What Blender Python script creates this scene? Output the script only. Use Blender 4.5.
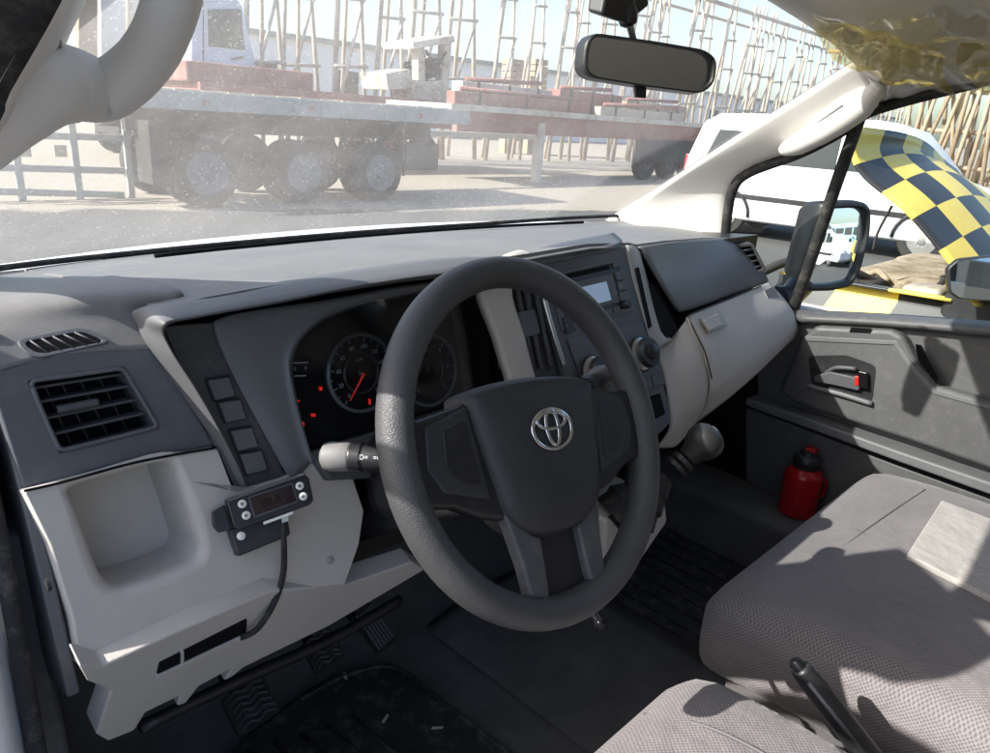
import bpy, bmesh, math, random
from math import sin, cos, pi, radians, sqrt
from mathutils import Vector, Matrix
random.seed(7)
for o in list(bpy.data.objects): bpy.data.objects.remove(o)
S = bpy.context.scene
COL = S.collection
# ------------------------------------------------------------------ camera
FPX, CX, CY = 743.0, 495.0, 376.5          # focal length in photo pixels, principal point
CAM = Vector((-0.95, -0.455, 1.663))
yw, pt, rl = radians(46.5), radians(19.4), radians(4.0)
FW = Vector((sin(yw)*cos(pt), cos(yw)*cos(pt), -sin(pt)))
R0 = Vector((cos(yw), -sin(yw), 0)); U0 = R0.cross(FW)
RT = R0*cos(rl) + U0*sin(rl); UP = U0*cos(rl) - R0*sin(rl)
cd = bpy.data.cameras.new('camera'); cam = bpy.data.objects.new('camera', cd); COL.objects.link(cam)
cd.sensor_width = 36; cd.lens = 36*FPX/990; cd.clip_start = 0.02; cd.clip_end = 2000
m = Matrix((RT, UP, -FW)).transposed().to_4x4(); m.translation = CAM
cam.matrix_world = m
S.camera = cam
# ------------------------------------------------------------------ sky, sun, exposure
SUN = Vector((-0.92, 0.42, 0.72)).normalized()
W = bpy.data.worlds.new('World'); S.world = W; W.use_nodes = True
nt = W.node_tree; bg = nt.nodes['Background']
sky = nt.nodes.new('ShaderNodeTexSky'); sky.sky_type = 'NISHITA'; sky.sun_disc = False
sky.sun_elevation = math.asin(SUN.z); sky.sun_rotation = math.atan2(SUN.x, SUN.y)
sky.dust_density = 2.2; sky.air_density = 1.0; sky.ozone_density = 1.5
nt.links.new(sky.outputs[0], bg.inputs[0]); bg.inputs[1].default_value = 0.15
sl = bpy.data.lights.new('sun', 'SUN'); sl.energy = 4.6; sl.angle = radians(0.5); sl.color = (1, 0.955, 0.89)
so = bpy.data.objects.new('sun', sl); COL.objects.link(so)
so.rotation_euler = SUN.to_track_quat('Z', 'Y').to_euler(); so.location = (0, 0, 20)
S.view_settings.view_transform = 'Standard'; S.view_settings.look = 'None'
S.view_settings.exposure = 1.05; S.view_settings.gamma = 1
S.render.resolution_x = 1024; S.render.resolution_y = 779
S.render.engine = 'CYCLES'
try:
    S.cycles.transparent_max_bounces = 24; S.cycles.max_bounces = 8; S.cycles.diffuse_bounces = 4
except Exception: pass
# ------------------------------------------------------------------ pixel to point (a pixel is a direction; the plane gives the distance)
def ray(px, py): return FW + RT*((px-CX)/FPX) - UP*((py-CY)/FPX)
def AX(px, py, i, v):
    d = ray(px, py); return CAM + d*((v-CAM[i])/d[i])
def PX(px, py, v): return AX(px, py, 0, v)
def PY(px, py, v): return AX(px, py, 1, v)
def PZ(px, py, v): return AX(px, py, 2, v)
def PL(px, py, p0, n):
    d = ray(px, py); return CAM + d*((p0-CAM).dot(n)/d.dot(n))
def YZ(px, py, pl, off=0.0):               # plane along the van's width through two (y, z) points; off = towards the driver
    (y0, z0), (y1, z1) = pl; t = Vector((0, y1-y0, z1-z0)).normalized(); n = Vector((0, t.z, -t.y))
    if n.y > 0: n = -n
    return PL(px, py, Vector((0, y0, z0))+n*off, n)
def NORM(pl):
    (y0, z0), (y1, z1) = pl; t = Vector((0, y1-y0, z1-z0)).normalized(); n = Vector((0, t.z, -t.y))
    return -n if n.y > 0 else n
# ------------------------------------------------------------------ materials
MATS = {}
def newmat(name):
    m = bpy.data.materials.new(name); m.use_nodes = True; MATS[name] = m
    return m, m.node_tree, m.node_tree.nodes['Principled BSDF']
def N(nt, t, **kw):
    n = nt.nodes.new(t)
    for k, v in kw.items():
        if k in n.inputs: n.inputs[k].default_value = v
        else: setattr(n, k, v)
    return n
def coords(nt, scale=None):
    tc = N(nt, 'ShaderNodeTexCoord'); return tc.outputs['Object']
def ramp(nt, src, a, b, c0, c1):
    r = N(nt, 'ShaderNodeValToRGB'); e = r.color_ramp.elements
    e[0].position = a; e[1].position = b; e[0].color = (*c0, 1); e[1].color = (*c1, 1)
    nt.links.new(src, r.inputs[0]); return r.outputs[0]
def plastic(name, col, rough=0.5, grain=900, bump=0.12, var=0.12, dust=0.0, metal=0.0, spec=0.5, big=6.0, wear=None):
    m, nt, b = newmat(name); co = coords(nt); L = nt.links.new
    n1 = N(nt, 'ShaderNodeTexNoise', Scale=big, Detail=6.0, Roughness=0.65); L(co, n1.inputs['Vector'])
    lo = tuple(c*(1-var) for c in col); hi = tuple(min(1, c*(1+var)) for c in col)
    c = ramp(nt, n1.outputs['Fac'], 0.3, 0.7, lo, hi)
    if dust > 0:
        n3 = N(nt, 'ShaderNodeTexNoise', Scale=38.0, Detail=8.0, Roughness=0.75); L(co, n3.inputs['Vector'])
        f = ramp(nt, n3.outputs['Fac'], 0.5, 0.78, (0, 0, 0), (dust,)*3)
        mx = N(nt, 'ShaderNodeMix', data_type='RGBA'); L(f, mx.inputs[0]); L(c, mx.inputs[6]); mx.inputs[7].default_value = (0.42, 0.38, 0.32, 1)
        c = mx.outputs[2]
    L(c, b.inputs['Base Color'])
    rr = ramp(nt, n1.outputs['Fac'], 0.3, 0.75, (rough*0.9,)*3, (min(1, rough*1.15),)*3); L(rr, b.inputs['Roughness'])
    b.inputs['Metallic'].default_value = metal
    b.inputs['Specular IOR Level'].default_value = spec
    if bump > 0:
        n2 = N(nt, 'ShaderNodeTexNoise', Scale=grain, Detail=2.0); L(co, n2.inputs['Vector'])
        bp = N(nt, 'ShaderNodeBump', Strength=bump, Distance=0.0006); L(n2.outputs['Fac'], bp.inputs['Height']); L(bp.outputs[0], b.inputs['Normal'])
    return m
def leather(name, col, rough, scale=420, strength=0.35):
    m, nt, b = newmat(name); co = coords(nt); L = nt.links.new
    v = N(nt, 'ShaderNodeTexVoronoi', Scale=scale); v.feature = 'DISTANCE_TO_EDGE'; L(co, v.inputs['Vector'])
    h = ramp(nt, v.outputs['Distance'], 0.0, 0.25, (0, 0, 0), (1, 1, 1))
    bp = N(nt, 'ShaderNodeBump', Strength=strength, Distance=0.0007); L(h, bp.inputs['Height']); L(bp.outputs[0], b.inputs['Normal'])
    n1 = N(nt, 'ShaderNodeTexNoise', Scale=14.0, Detail=6.0); L(co, n1.inputs['Vector'])
    L(ramp(nt, n1.outputs['Fac'], 0.3, 0.7, tuple(c*0.85 for c in col), tuple(c*1.2 for c in col)), b.inputs['Base Color'])
    L(ramp(nt, n1.outputs['Fac'], 0.3, 0.7, (rough*0.9,)*3, (rough*1.1,)*3), b.inputs['Roughness'])
    return m
def fabric(name, col, dot, scale=210):
    m, nt, b = newmat(name); co = coords(nt); L = nt.links.new
    mp = N(nt, 'ShaderNodeMapping'); mp.inputs['Rotation'].default_value = (0, 0, 0.785); L(co, mp.inputs['Vector'])
    # woven dots, projected along the nearest axis so that they stay round on every side
    ge = N(nt, 'ShaderNodeNewGeometry'); sn = N(nt, 'ShaderNodeSeparateXYZ'); L(ge.outputs['Normal'], sn.inputs[0]); sc_ = N(nt, 'ShaderNodeSeparateXYZ'); L(co, sc_.inputs[0])
    tot = None
    for ax, (a_, b_) in enumerate(((1, 2), (0, 2), (0, 1))):
        cb_ = N(nt, 'ShaderNodeCombineXYZ'); L(sc_.outputs[a_], cb_.inputs[0]); L(sc_.outputs[b_], cb_.inputs[1])
        rt_ = N(nt, 'ShaderNodeMapping'); rt_.inputs['Rotation'].default_value = (0, 0, 0.785); L(cb_.outputs[0], rt_.inputs['Vector'])
        vo = N(nt, 'ShaderNodeTexVoronoi', Scale=scale, Randomness=0.12); vo.voronoi_dimensions = '2D'; L(rt_.outputs[0], vo.inputs['Vector'])
        ab = N(nt, 'ShaderNodeMath', operation='ABSOLUTE'); L(sn.outputs[ax], ab.inputs[0])
        gt = N(nt, 'ShaderNodeMath', operation='GREATER_THAN'); gt.inputs[1].default_value = 0.62 if ax < 2 else 0.48; L(ab.outputs[0], gt.inputs[0])
        if tot is None: tot = vo.outputs['Distance']
        else:
            mm = N(nt, 'ShaderNodeMix'); L(gt.outputs[0], mm.inputs[0]); L(tot, mm.inputs[2]); L(vo.outputs['Distance'], mm.inputs[3]); tot = mm.outputs[0]
    n1 = N(nt, 'ShaderNodeTexNoise', Scale=9.0, Detail=6.0); L(co, n1.inputs['Vector'])
    c = ramp(nt, tot, 0.20, 0.55, dot, col)
    mx = N(nt, 'ShaderNodeMix', data_type='RGBA', blend_type='MULTIPLY'); mx.inputs[0].default_value = 1
    L(c, mx.inputs[6]); L(ramp(nt, n1.outputs['Fac'], 0.3, 0.7, (0.84, 0.84, 0.84), (1, 1, 1)), mx.inputs[7])
    L(mx.outputs[2], b.inputs['Base Color']); b.inputs['Roughness'].default_value = 0.95
    b.inputs['Specular IOR Level'].default_value = 0.15
    b.inputs['Sheen Weight'].default_value = 0.15
    bp = N(nt, 'ShaderNodeBump', Strength=0.4, Distance=0.001); L(tot, bp.inputs['Height'])
    n4 = N(nt, 'ShaderNodeTexNoise', Scale=18.0, Detail=3.0); L(co, n4.inputs['Vector'])
    b2 = N(nt, 'ShaderNodeBump', Strength=0.35, Distance=0.03); L(n4.outputs['Fac'], b2.inputs['Height']); L(bp.outputs[0], b2.inputs['Normal'])
    L(b2.outputs[0], b.inputs['Normal'])
    return m
def flat(name, col, rough=0.5, metal=0.0, emit=0.0, spec=0.5):
    m, nt, b = newmat(name); b.inputs['Base Color'].default_value = (*col, 1); b.inputs['Roughness'].default_value = rough
    b.inputs['Metallic'].default_value = metal; b.inputs['Specular IOR Level'].default_value = spec
    if emit: b.inputs['Emission Color'].default_value = (*col, 1); b.inputs['Emission Strength'].default_value = emit
    return m
plastic('dash_blue', (0.098, 0.104, 0.116), 0.52, 420, 0.5, 0.1, 0.10)
plastic('dash_dark', (0.072, 0.074, 0.080), 0.52, 420, 0.5, 0.12, 0.16)
plastic('dash_mid', (0.125, 0.127, 0.132), 0.5, 420, 0.4, 0.1, 0.08)
plastic('dash_top', (0.172, 0.171, 0.170), 0.6, 700, 0.3, 0.12, 0.22)
plastic('dash_light', (0.53, 0.495, 0.455), 0.55, 420, 0.5, 0.07, 0.10)
plastic('shroud_grey', (0.155, 0.162, 0.172), 0.5, 500, 0.35, 0.08, 0.06)
plastic('trim_grey', (0.33, 0.325, 0.315), 0.42, 800, 0.1, 0.06)
plastic('console_grey', (0.085, 0.092, 0.10), 0.45, 800, 0.15, 0.08, 0.06)
plastic('black_plastic', (0.018, 0.018, 0.02), 0.4, 600, 0.2, 0.2, 0.05)
plastic('recess_black', (0.008, 0.008, 0.009), 0.8, 600, 0.0, 0.1, spec=0.1)
plastic('black_gloss', (0.008, 0.008, 0.009), 0.12, 600, 0.0, 0.1)
plastic('rubber', (0.016, 0.016, 0.017), 0.75, 300, 0.3, 0.25, 0.25)
plastic('mat_rubber', (0.03, 0.03, 0.031), 0.62, 300, 0.3, 0.25, 0.35)
plastic('carpet', (0.135, 0.133, 0.131), 0.98, 1100, 1.0, 0.25, 0.1, spec=0.1)
plastic('headliner', (0.70, 0.68, 0.63), 0.95, 1100, 0.5, 0.05, spec=0.1)
plastic('rear_trim', (0.55, 0.54, 0.52), 0.9, 700, 0.2, 0.06)
plastic('pillar_trim', (0.70, 0.68, 0.65), 0.6, 700, 0.15, 0.04, 0.03)
plastic('door_dark', (0.085, 0.085, 0.087), 0.55, 700, 0.3, 0.1, 0.14)
plastic('white_paint', (0.78, 0.79, 0.80), 0.28, 30, 0.0, 0.03)
plastic('chrome', (0.75, 0.76, 0.78), 0.14, 30, 0.0, 0.03, metal=1)
plastic('satin', (0.55, 0.55, 0.55), 0.3, 30, 0.0, 0.05, metal=1)
plastic('red_paint', (0.42, 0.010, 0.016), 0.25, 30, 0.0, 0.08)
plastic('knob_grey', (0.026, 0.026, 0.026), 0.45, 600, 0.08, 0.1)
leather('wheel_skin', (0.054, 0.055, 0.058), 0.48)
leather('pad_skin', (0.030, 0.031, 0.034), 0.55, 520, 0.2)
fabric('seat_cloth', (0.242, 0.224, 0.226), (0.128, 0.117, 0.119), 240)
fabric('seat_insert', (0.46, 0.43, 0.405), (0.35, 0.325, 0.305), 260)
plastic('seat_vinyl', (0.10, 0.095, 0.098), 0.6, 500, 0.3, 0.1)
flat('lcd', (0.20, 0.26, 0.36), 0.15, emit=0.28)
flat('lcd_dark', (0.03, 0.02, 0.022), 0.08)
flat('dial_ink', (0.22, 0.25, 0.28), 0.6)
flat('ink_white', (0.6, 0.6, 0.6), 0.6)
flat('icon_ink', (0.30, 0.31, 0.32), 0.6)
flat('warn_red', (0.75, 0.02, 0.02), 0.5, emit=0.2)
flat('needle_red', (0.55, 0.03, 0.02), 0.5, emit=0.10)
flat('mirror', (0.86, 0.88, 0.88), 0.02, 1.0)
flat('mirror_dim', (0.62, 0.635, 0.65), 0.05, 1.0)
flat('lens_red', (0.5, 0.02, 0.02), 0.2)
flat('lens_clear', (0.6, 0.63, 0.66), 0.12)
flat('glass_dark', (0.02, 0.025, 0.028), 0.05)
flat('button_white', (0.72, 0.72, 0.68), 0.4)
def glass(name, tint, refl=0.06, dust=None):
    m = bpy.data.materials.new(name); m.use_nodes = True; MATS[name] = m; nt = m.node_tree; nt.nodes.clear(); L = nt.links.new
    out = N(nt, 'ShaderNodeOutputMaterial'); tr = N(nt, 'ShaderNodeBsdfTransparent'); tr.inputs[0].default_value = (*tint, 1)
    gl = N(nt, 'ShaderNodeBsdfGlossy', Roughness=0.02)
    fr = N(nt, 'ShaderNodeFresnel', IOR=1.45); mx = N(nt, 'ShaderNodeMixShader')
    sc = N(nt, 'ShaderNodeMath', operation='MULTIPLY'); sc.inputs[1].default_value = refl; L(fr.outputs[0], sc.inputs[0])
    L(sc.outputs[0], mx.inputs[0]); L(tr.outputs[0], mx.inputs[1]); L(gl.outputs[0], mx.inputs[2]); res = mx.outputs[0]
    if dust:
        co = coords(nt)
        base, speck = dust
        df = N(nt, 'ShaderNodeBsdfDiffuse'); df.inputs[0].default_value = (0.62, 0.60, 0.57, 1)
        tl = N(nt, 'ShaderNodeBsdfTranslucent'); tl.inputs[0].default_value = (0.85, 0.83, 0.80, 1)
        dm = N(nt, 'ShaderNodeMixShader', Fac=0.6); L(df.outputs[0], dm.inputs[1]); L(tl.outputs[0], dm.inputs[2])
        st_ = N(nt, 'ShaderNodeMapping'); st_.inputs['Rotation'].default_value = (0, 0.6, 0); st_.inputs['Scale'].default_value = (0.55, 0.8, 1.0); L(co, st_.inputs['Vector'])
        n1 = N(nt, 'ShaderNodeTexNoise', Scale=3.2, Detail=7.0, Roughness=0.65); L(co, n1.inputs['Vector'])
        film = ramp(nt, n1.outputs['Fac'], 0.28, 0.75, (base*0.55,)*3, (base*1.5,)*3)
        # fine specks: two sizes of cells, only some of the cells carry a grain
        def specks(scale, thr, lo):
            v = N(nt, 'ShaderNodeTexVoronoi', Scale=scale); L(st_.outputs[0], v.inputs['Vector'])
            d = ramp(nt, v.outputs['Distance'], 0.06, 0.36, (1, 1, 1), (0, 0, 0))
            sp = N(nt, 'ShaderNodeSeparateColor'); L(v.outputs['Color'], sp.inputs[0])
            g = N(nt, 'ShaderNodeMath', operation='GREATER_THAN'); g.inputs[1].default_value = thr; L(sp.outputs[0], g.inputs[0])
            k = N(nt, 'ShaderNodeMath', operation='MULTIPLY'); L(d, k.inputs[0]); L(g.outputs[0], k.inputs[1])
            s = N(nt, 'ShaderNodeMath', operation='MULTIPLY'); s.inputs[1].default_value = lo; L(k.outputs[0], s.inputs[0]); return s.outputs[0]
        a = specks(460, 0.15, speck*0.9); bb = specks(230, 0.62, speck*1.1)
        n2 = N(nt, 'ShaderNodeTexNoise', Scale=2.0, Detail=4.0); L(co, n2.inputs['Vector'])
        msk = ramp(nt, n2.outputs['Fac'], 0.36, 0.62, (0.25,)*3, (1, 1, 1))
        # dust is thinner towards the passenger's end
        sx = N(nt, 'ShaderNodeSeparateXYZ'); L(co, sx.inputs[0])
        wx = N(nt, 'ShaderNodeMath', operation='MULTIPLY_ADD'); wx.inputs[1].default_value = -0.35; L(sx.outputs[2], wx.inputs[0]); L(sx.outputs[0], wx.inputs[2])
        end_fade = ramp(nt, wx.outputs[0], 0.02, 0.05, (1, 1, 1), (0.42, 0.42, 0.42))
        ad = N(nt, 'ShaderNodeMath', operation='ADD'); L(a, ad.inputs[0]); L(bb, ad.inputs[1])
        ml = N(nt, 'ShaderNodeMath', operation='MULTIPLY'); L(ad.outputs[0], ml.inputs[0]); L(msk, ml.inputs[1])
        a2 = N(nt, 'ShaderNodeMath', operation='ADD'); L(ml.outputs[0], a2.inputs[0]); L(film, a2.inputs[1])
        a3 = N(nt, 'ShaderNodeMath', operation='MULTIPLY', use_clamp=True); L(a2.outputs[0], a3.inputs[0]); L(end_fade, a3.inputs[1])
        m2 = N(nt, 'ShaderNodeMixShader'); L(a3.outputs[0], m2.inputs[0]); L(res, m2.inputs[1]); L(dm.outputs[0], m2.inputs[2]); res = m2.outputs[0]
    L(res, out.inputs[0]); return m
glass('windscreen_glass', (0.93, 0.965, 0.96), 0.7, (0.15, 0.26))
glass('side_glass', (0.86, 0.92, 0.90), 0.8, None)
glass('cluster_lens', (0.92, 0.92, 0.92), 0.5, None)
def film_mat(name, tint, c1, c2, fac):
    m = bpy.data.materials.new(name); m.use_nodes = True; MATS[name] = m; nt = m.node_tree; nt.nodes.clear(); L = nt.links.new
    out = N(nt, 'ShaderNodeOutputMaterial'); co = coords(nt)
    tr = N(nt, 'ShaderNodeBsdfTransparent'); tr.inputs[0].default_value = (*tint, 1)
    gl = N(nt, 'ShaderNodeBsdfGlossy', Roughness=0.10); tl = N(nt, 'ShaderNodeBsdfTranslucent')
    n = N(nt, 'ShaderNodeTexNoise', Scale=7.0, Detail=5.0); L(co, n.inputs['Vector'])
    L(ramp(nt, n.outputs['Fac'], 0.42, 0.62, c1, c2), tl.inputs[0])
    a = N(nt, 'ShaderNodeMixShader', Fac=fac); L(tr.outputs[0], a.inputs[1]); L(tl.outputs[0], a.inputs[2])
    b = N(nt, 'ShaderNodeMixShader', Fac=0.20); L(a.outputs[0], b.inputs[1]); L(gl.outputs[0], b.inputs[2])
    L(b.outputs[0], out.inputs[0])
film_mat('wrap_film', (0.98, 0.98, 0.96), (0.9, 0.9, 0.88), (0.85, 0.84, 0.78), 0.22)
film_mat('wrap_yellow', (0.98, 0.90, 0.62), (0.90, 0.78, 0.36), (0.85, 0.66, 0.20), 0.30)
# ------------------------------------------------------------------ object helpers
OFF = {}
def tag(o, label, cat, group=None, kind=None):
    if label: o['label'] = label
    if cat: o['category'] = cat
    if group: o['group'] = group
    if kind: o['kind'] = kind
    return o
def thing(name, loc, label, cat, group=None, local=False):
    o = bpy.data.objects.new(name, None); COL.objects.link(o); o.empty_display_size = 0.05
    o.location = loc; OFF[o.name] = Vector((0, 0, 0)) if local else Vector(loc)
    return tag(o, label, cat, group)
def mk(name, verts, faces, mat, parent=None, smooth=False, bevel=0, seg=2, solid=0, sub=0, weld=False):
    off = OFF[parent.name] if parent else Vector((0, 0, 0))
    me = bpy.data.meshes.new(name); me.from_pydata([Vector(v)-off for v in verts], [], faces)
    bm = bmesh.new(); bm.from_mesh(me)
    if weld: bmesh.ops.remove_doubles(bm, verts=bm.verts, dist=1e-5)
    bmesh.ops.recalc_face_normals(bm, faces=bm.faces); bm.to_mesh(me); bm.free()
    me.materials.append(MATS[mat] if isinstance(mat, str) else mat)
    if smooth or bevel or sub:
        for p in me.polygons: p.use_smooth = True
    o = bpy.data.objects.new(name, me); COL.objects.link(o)
    if parent: o.parent = parent
    OFF[o.name] = off
    if sub:
        md = o.modifiers.new('s', 'SUBSURF'); md.levels = md.render_levels = sub
    if solid:
        md = o.modifiers.new('so', 'SOLIDIFY'); md.thickness = abs(solid); md.offset = -1 if solid > 0 else 1
    if bevel:
        md = o.modifiers.new('b', 'BEVEL'); md.width = bevel; md.segments = seg; md.limit_method = 'ANGLE'; md.angle_limit = radians(32); md.harden_normals = True
    return o
def cat(p0, p1, p2, p3, t):
    return 0.5*((2*p1)+(p2-p0)*t+(2*p0-5*p1+4*p2-p3)*t*t+(3*p1-p0-3*p2+p3)*t*t*t)
def spline(pts, n):
    pts = [Vector(p) for p in pts]; r = []
    for i in range(len(pts)-1):
        a = pts[max(i-1, 0)]; d = pts[min(i+2, len(pts)-1)]
        for k in range(n): r.append(cat(a, pts[i], pts[i+1], d, k/n))
    r.append(pts[-1]); return r
def grid(name, rows, mat, parent=None, n=4, thick=0.004, lin=False):
    """smooth surface through rows of points; thickness grows away from the camera"""
    if lin: R = [[Vector(p) for p in r] for r in rows]
    else:
        R = [spline(r, n) for r in rows]
        cols = [spline([r[j] for r in R], n) for j in range(len(R[0]))]
        R = [[c[i] for c in cols] for i in range(len(cols[0]))]
    nr, nc = len(R), len(R[0]); V = [p for r in R for p in r]
    F = [(i*nc+j, i*nc+j+1, (i+1)*nc+j+1, (i+1)*nc+j) for i in range(nr-1) for j in range(nc-1)]
    a = V[F[len(F)//2][0]]; f = F[len(F)//2]
    nn = (V[f[1]]-V[f[0]]).cross(V[f[3]]-V[f[0]])
    off = OFF[parent.name] if parent else Vector((0, 0, 0))
    if nn.dot(CAM-a) < 0: F = [tuple(reversed(q)) for q in F]
    me = bpy.data.meshes.new(name); me.from_pydata([v-off for v in V], [], F); me.materials.append(MATS[mat])
    for p in me.polygons: p.use_smooth = True
    o = bpy.data.objects.new(name, me); COL.objects.link(o)
    if parent: o.parent = parent
    OFF[o.name] = off
    if thick:
        md = o.modifiers.new('so', 'SOLIDIFY'); md.thickness = thick; md.offset = -1
    return o
def prism(name, poly, vec, mat, parent=None, bevel=0.0, seg=2):
    """polygon (3-D points) pushed along vec"""
    vec = Vector(vec); n = len(poly); A = [Vector(p) for p in poly]; V = A+[p+vec for p in A]
    F = [tuple(range(n)), tuple(range(2*n-1, n-1, -1))]+[(i, (i+1) % n, n+(i+1) % n, n+i) for i in range(n)]
    return mk(name, V, F, mat, parent, bevel=bevel, seg=seg)
def box(name, c, s, mat, parent=None, bevel=0.0, rot=None, seg=2):
    c = Vector(c); hx, hy, hz = s[0]/2, s[1]/2, s[2]/2
    V = [Vector((x, y, z)) for x in (-hx, hx) for y in (-hy, hy) for z in (-hz, hz)]
    if rot is not None: V = [rot @ v for v in V]
    F = [(0, 1, 3, 2), (4, 6, 7, 5), (0, 4, 5, 1), (2, 3, 7, 6), (0, 2, 6, 4), (1, 5, 7, 3)]
    return mk(name, [v+c for v in V], F, mat, parent, bevel=bevel, seg=seg)
def frame_of(d):
    d = d.normalized(); a = Vector((0, 0, 1)) if abs(d.z) < 0.9 else Vector((1, 0, 0))
    u = d.cross(a).normalized(); return u, d.cross(u)
def tube(name, pts, r, mat, parent=None, n=6, seg=12, closed=False, smoothpath=True):
    P = spline(pts, n) if smoothpath and len(pts) > 2 else [Vector(p) for p in pts]
    rs = r if isinstance(r, (list, tuple)) else [r]*len(pts)
    V, F = [], []; u = None; m = len(P)
    for i, p in enumerate(P):
        d = P[min(i+1, m-1)]-P[max(i-1, 0)]
        if u is None: u, v = frame_of(d)
        else:
            d = d.normalized(); u = (u-d*u.dot(d)).normalized(); v = d.cross(u)
        t = i/(m-1)*(len(rs)-1); k = min(int(t), len(rs)-2) if len(rs) > 1 else 0
        rr = rs[k]+(rs[k+1]-rs[k])*(t-k) if len(rs) > 1 else rs[0]
        V += [p+(u*cos(2*pi*j/seg)+v*sin(2*pi*j/seg))*rr for j in range(seg)]
    for i in range(m-1):
        F += [(i*seg+j, i*seg+(j+1) % seg, (i+1)*seg+(j+1) % seg, (i+1)*seg+j) for j in range(seg)]
    F += [tuple(range(seg)), tuple(range((m-1)*seg, m*seg))]
    return mk(name, V, F, mat, parent, smooth=True)
def lathe(name, prof, o, axis, mat, parent=None, seg=28, bevel=0):
    """prof = [(radius, height)] about axis from o"""
    o = Vector(o); d = Vector(axis).normalized(); u, v = frame_of(d); V, F = [], []
    for r, h in prof: V += [o+d*h+(u*cos(2*pi*j/seg)+v*sin(2*pi*j/seg))*max(r, 1e-5) for j in range(seg)]
    for i in range(len(prof)-1): F += [(i*seg+j, i*seg+(j+1) % seg, (i+1)*seg+(j+1) % seg, (i+1)*seg+j) for j in range(seg)]
    F += [tuple(range(seg)), tuple(range((len(prof)-1)*seg, len(prof)*seg))]
    ob = mk(name, V, F, mat, parent, smooth=True)
    md = ob.modifiers.new('e', 'EDGE_SPLIT'); md.split_angle = radians(40)
    return ob
def resample(poly, n):
    P = [Vector(p) for p in poly]; L = [0]
    for i in range(len(P)): L.append(L[-1]+(P[(i+1) % len(P)]-P[i]).length)
    r = []
    for k in range(n):
        t = L[-1]*k/n; i = max(j for j in range(len(P)) if L[j] <= t+1e-9)
        f = (t-L[i])/max(L[i+1]-L[i], 1e-9); r.append(P[i].lerp(P[(i+1) % len(P)], f))
    return r
def rounded(poly, r, k=4):
    """round the corners of a 3-D polygon"""
    P = [Vector(p) for p in poly]; out = []
    for i, p in enumerate(P):
        a = P[i-1]-p; b = P[(i+1) % len(P)]-p; ra = min(r, a.length*0.45); rb = min(r, b.length*0.45)
        A = p+a.normalized()*ra; B = p+b.normalized()*rb
        for j in range(k+1):
            t = j/k; out.append(A*(1-t)**2+p*2*t*(1-t)+B*t*t)
    return out
def ringplate(name, outer, inner, vec, mat, parent=None, depth_in=None, bevel=0.0):
    """plate with an opening: outer and inner loops with the same count; vec = wall depth pushed in"""
    n = len(outer); vec = Vector(vec); A = [Vector(p) for p in outer]; B = [Vector(p) for p in inner]
    V = A+B+[p+vec for p in B]+[p+vec for p in A]
    F = []
    for i in range(n):
        j = (i+1) % n
        F += [(i, j, n+j, n+i), (n+i, n+j, 2*n+j, 2*n+i), (2*n+i, 2*n+j, 3*n+j, 3*n+i), (3*n+i, 3*n+j, j, i)]
    return mk(name, V, F, mat, parent, bevel=bevel)
def rbox(name, c, h, r, mat, parent=None, n=10, crown=0.0, rot=None, taper=None, fn=None):
    """soft upholstered block: rounded box with a crowned top"""
    V, F = [], []; idx = {}
    def vid(p):
        k = tuple(round(x, 5) for x in p)
        if k not in idx:
            q = Vector([p[i]*h[i] for i in range(3)])
            core = Vector([max(-(h[i]-r), min(h[i]-r, q[i])) for i in range(3)]); d = q-core
            if d.length > 1e-9:
                w = max(abs(d.x), abs(d.y), abs(d.z)); d = d.normalized()*min(r, w) if w > 0 else d
            q = core+d
            u, v = p[0], p[1]
            if p[2] > 0: q.z += crown*(1-u*u)*(1-v*v)*p[2]
            if taper: q = taper(q, p)
            if rot is not None: q = rot @ q
            idx[k] = len(V); V.append(Vector(c)+q)
        return idx[k]
    for ax in range(3):
        for s in (-1, 1):
            for i in range(n):
                for j in range(n):
                    def pp(a, b):
                        p = [0, 0, 0]; p[ax] = s; p[(ax+1) % 3] = math.sin((a/n-0.5)*pi); p[(ax+2) % 3] = math.sin((b/n-0.5)*pi); return p
                    F.append([vid(pp(i, j)), vid(pp(i+1, j)), vid(pp(i+1, j+1)), vid(pp(i, j+1))])
    return mk(name, V, F, mat, parent, smooth=True)
def text(name, s, size, o, xdir, ydir, mat, parent=None, align='CENTER', depth=0.0002):
    c = bpy.data.curves.new(name, 'FONT'); c.body = s; c.size = size; c.align_x = align; c.align_y = 'CENTER'; c.extrude = depth
    t = bpy.data.objects.new(name, c); COL.objects.link(t)
    bpy.context.view_layer.update()
    me = bpy.data.meshes.new_from_object(t.evaluated_get(bpy.context.evaluated_depsgraph_get()))
    bpy.data.objects.remove(t)
    x = Vector(xdir).normalized(); y = (Vector(ydir)-x*Vector(ydir).dot(x)).normalized(); z = x.cross(y)
    off = OFF[parent.name] if parent else Vector((0, 0, 0))
    for v in me.vertices: v.co = Vector(o)-off+x*v.co.x+y*v.co.y+z*v.co.z
    me.name = name; me.materials.clear(); me.materials.append(MATS[mat])
    ob = bpy.data.objects.new(name, me); COL.objects.link(ob)
    if parent: ob.parent = parent
    OFF[ob.name] = off; return ob
def quad(name, pts, mat, parent=None, t=0.003, bevel=0.0):
    """plate through four points, thickness away from the camera"""
    a, b, c, d = [Vector(p) for p in pts]; n = (b-a).cross(d-a).normalized()
    if n.dot(CAM-a) > 0: n = -n
    return prism(name, (a, b, c, d), n*t, mat, parent, bevel)
def copy_tree(o, parent=None):
    c = o.copy(); COL.objects.link(c); c.parent = parent
    for ch in list(o.children): copy_tree(ch, c)
    return c
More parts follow.
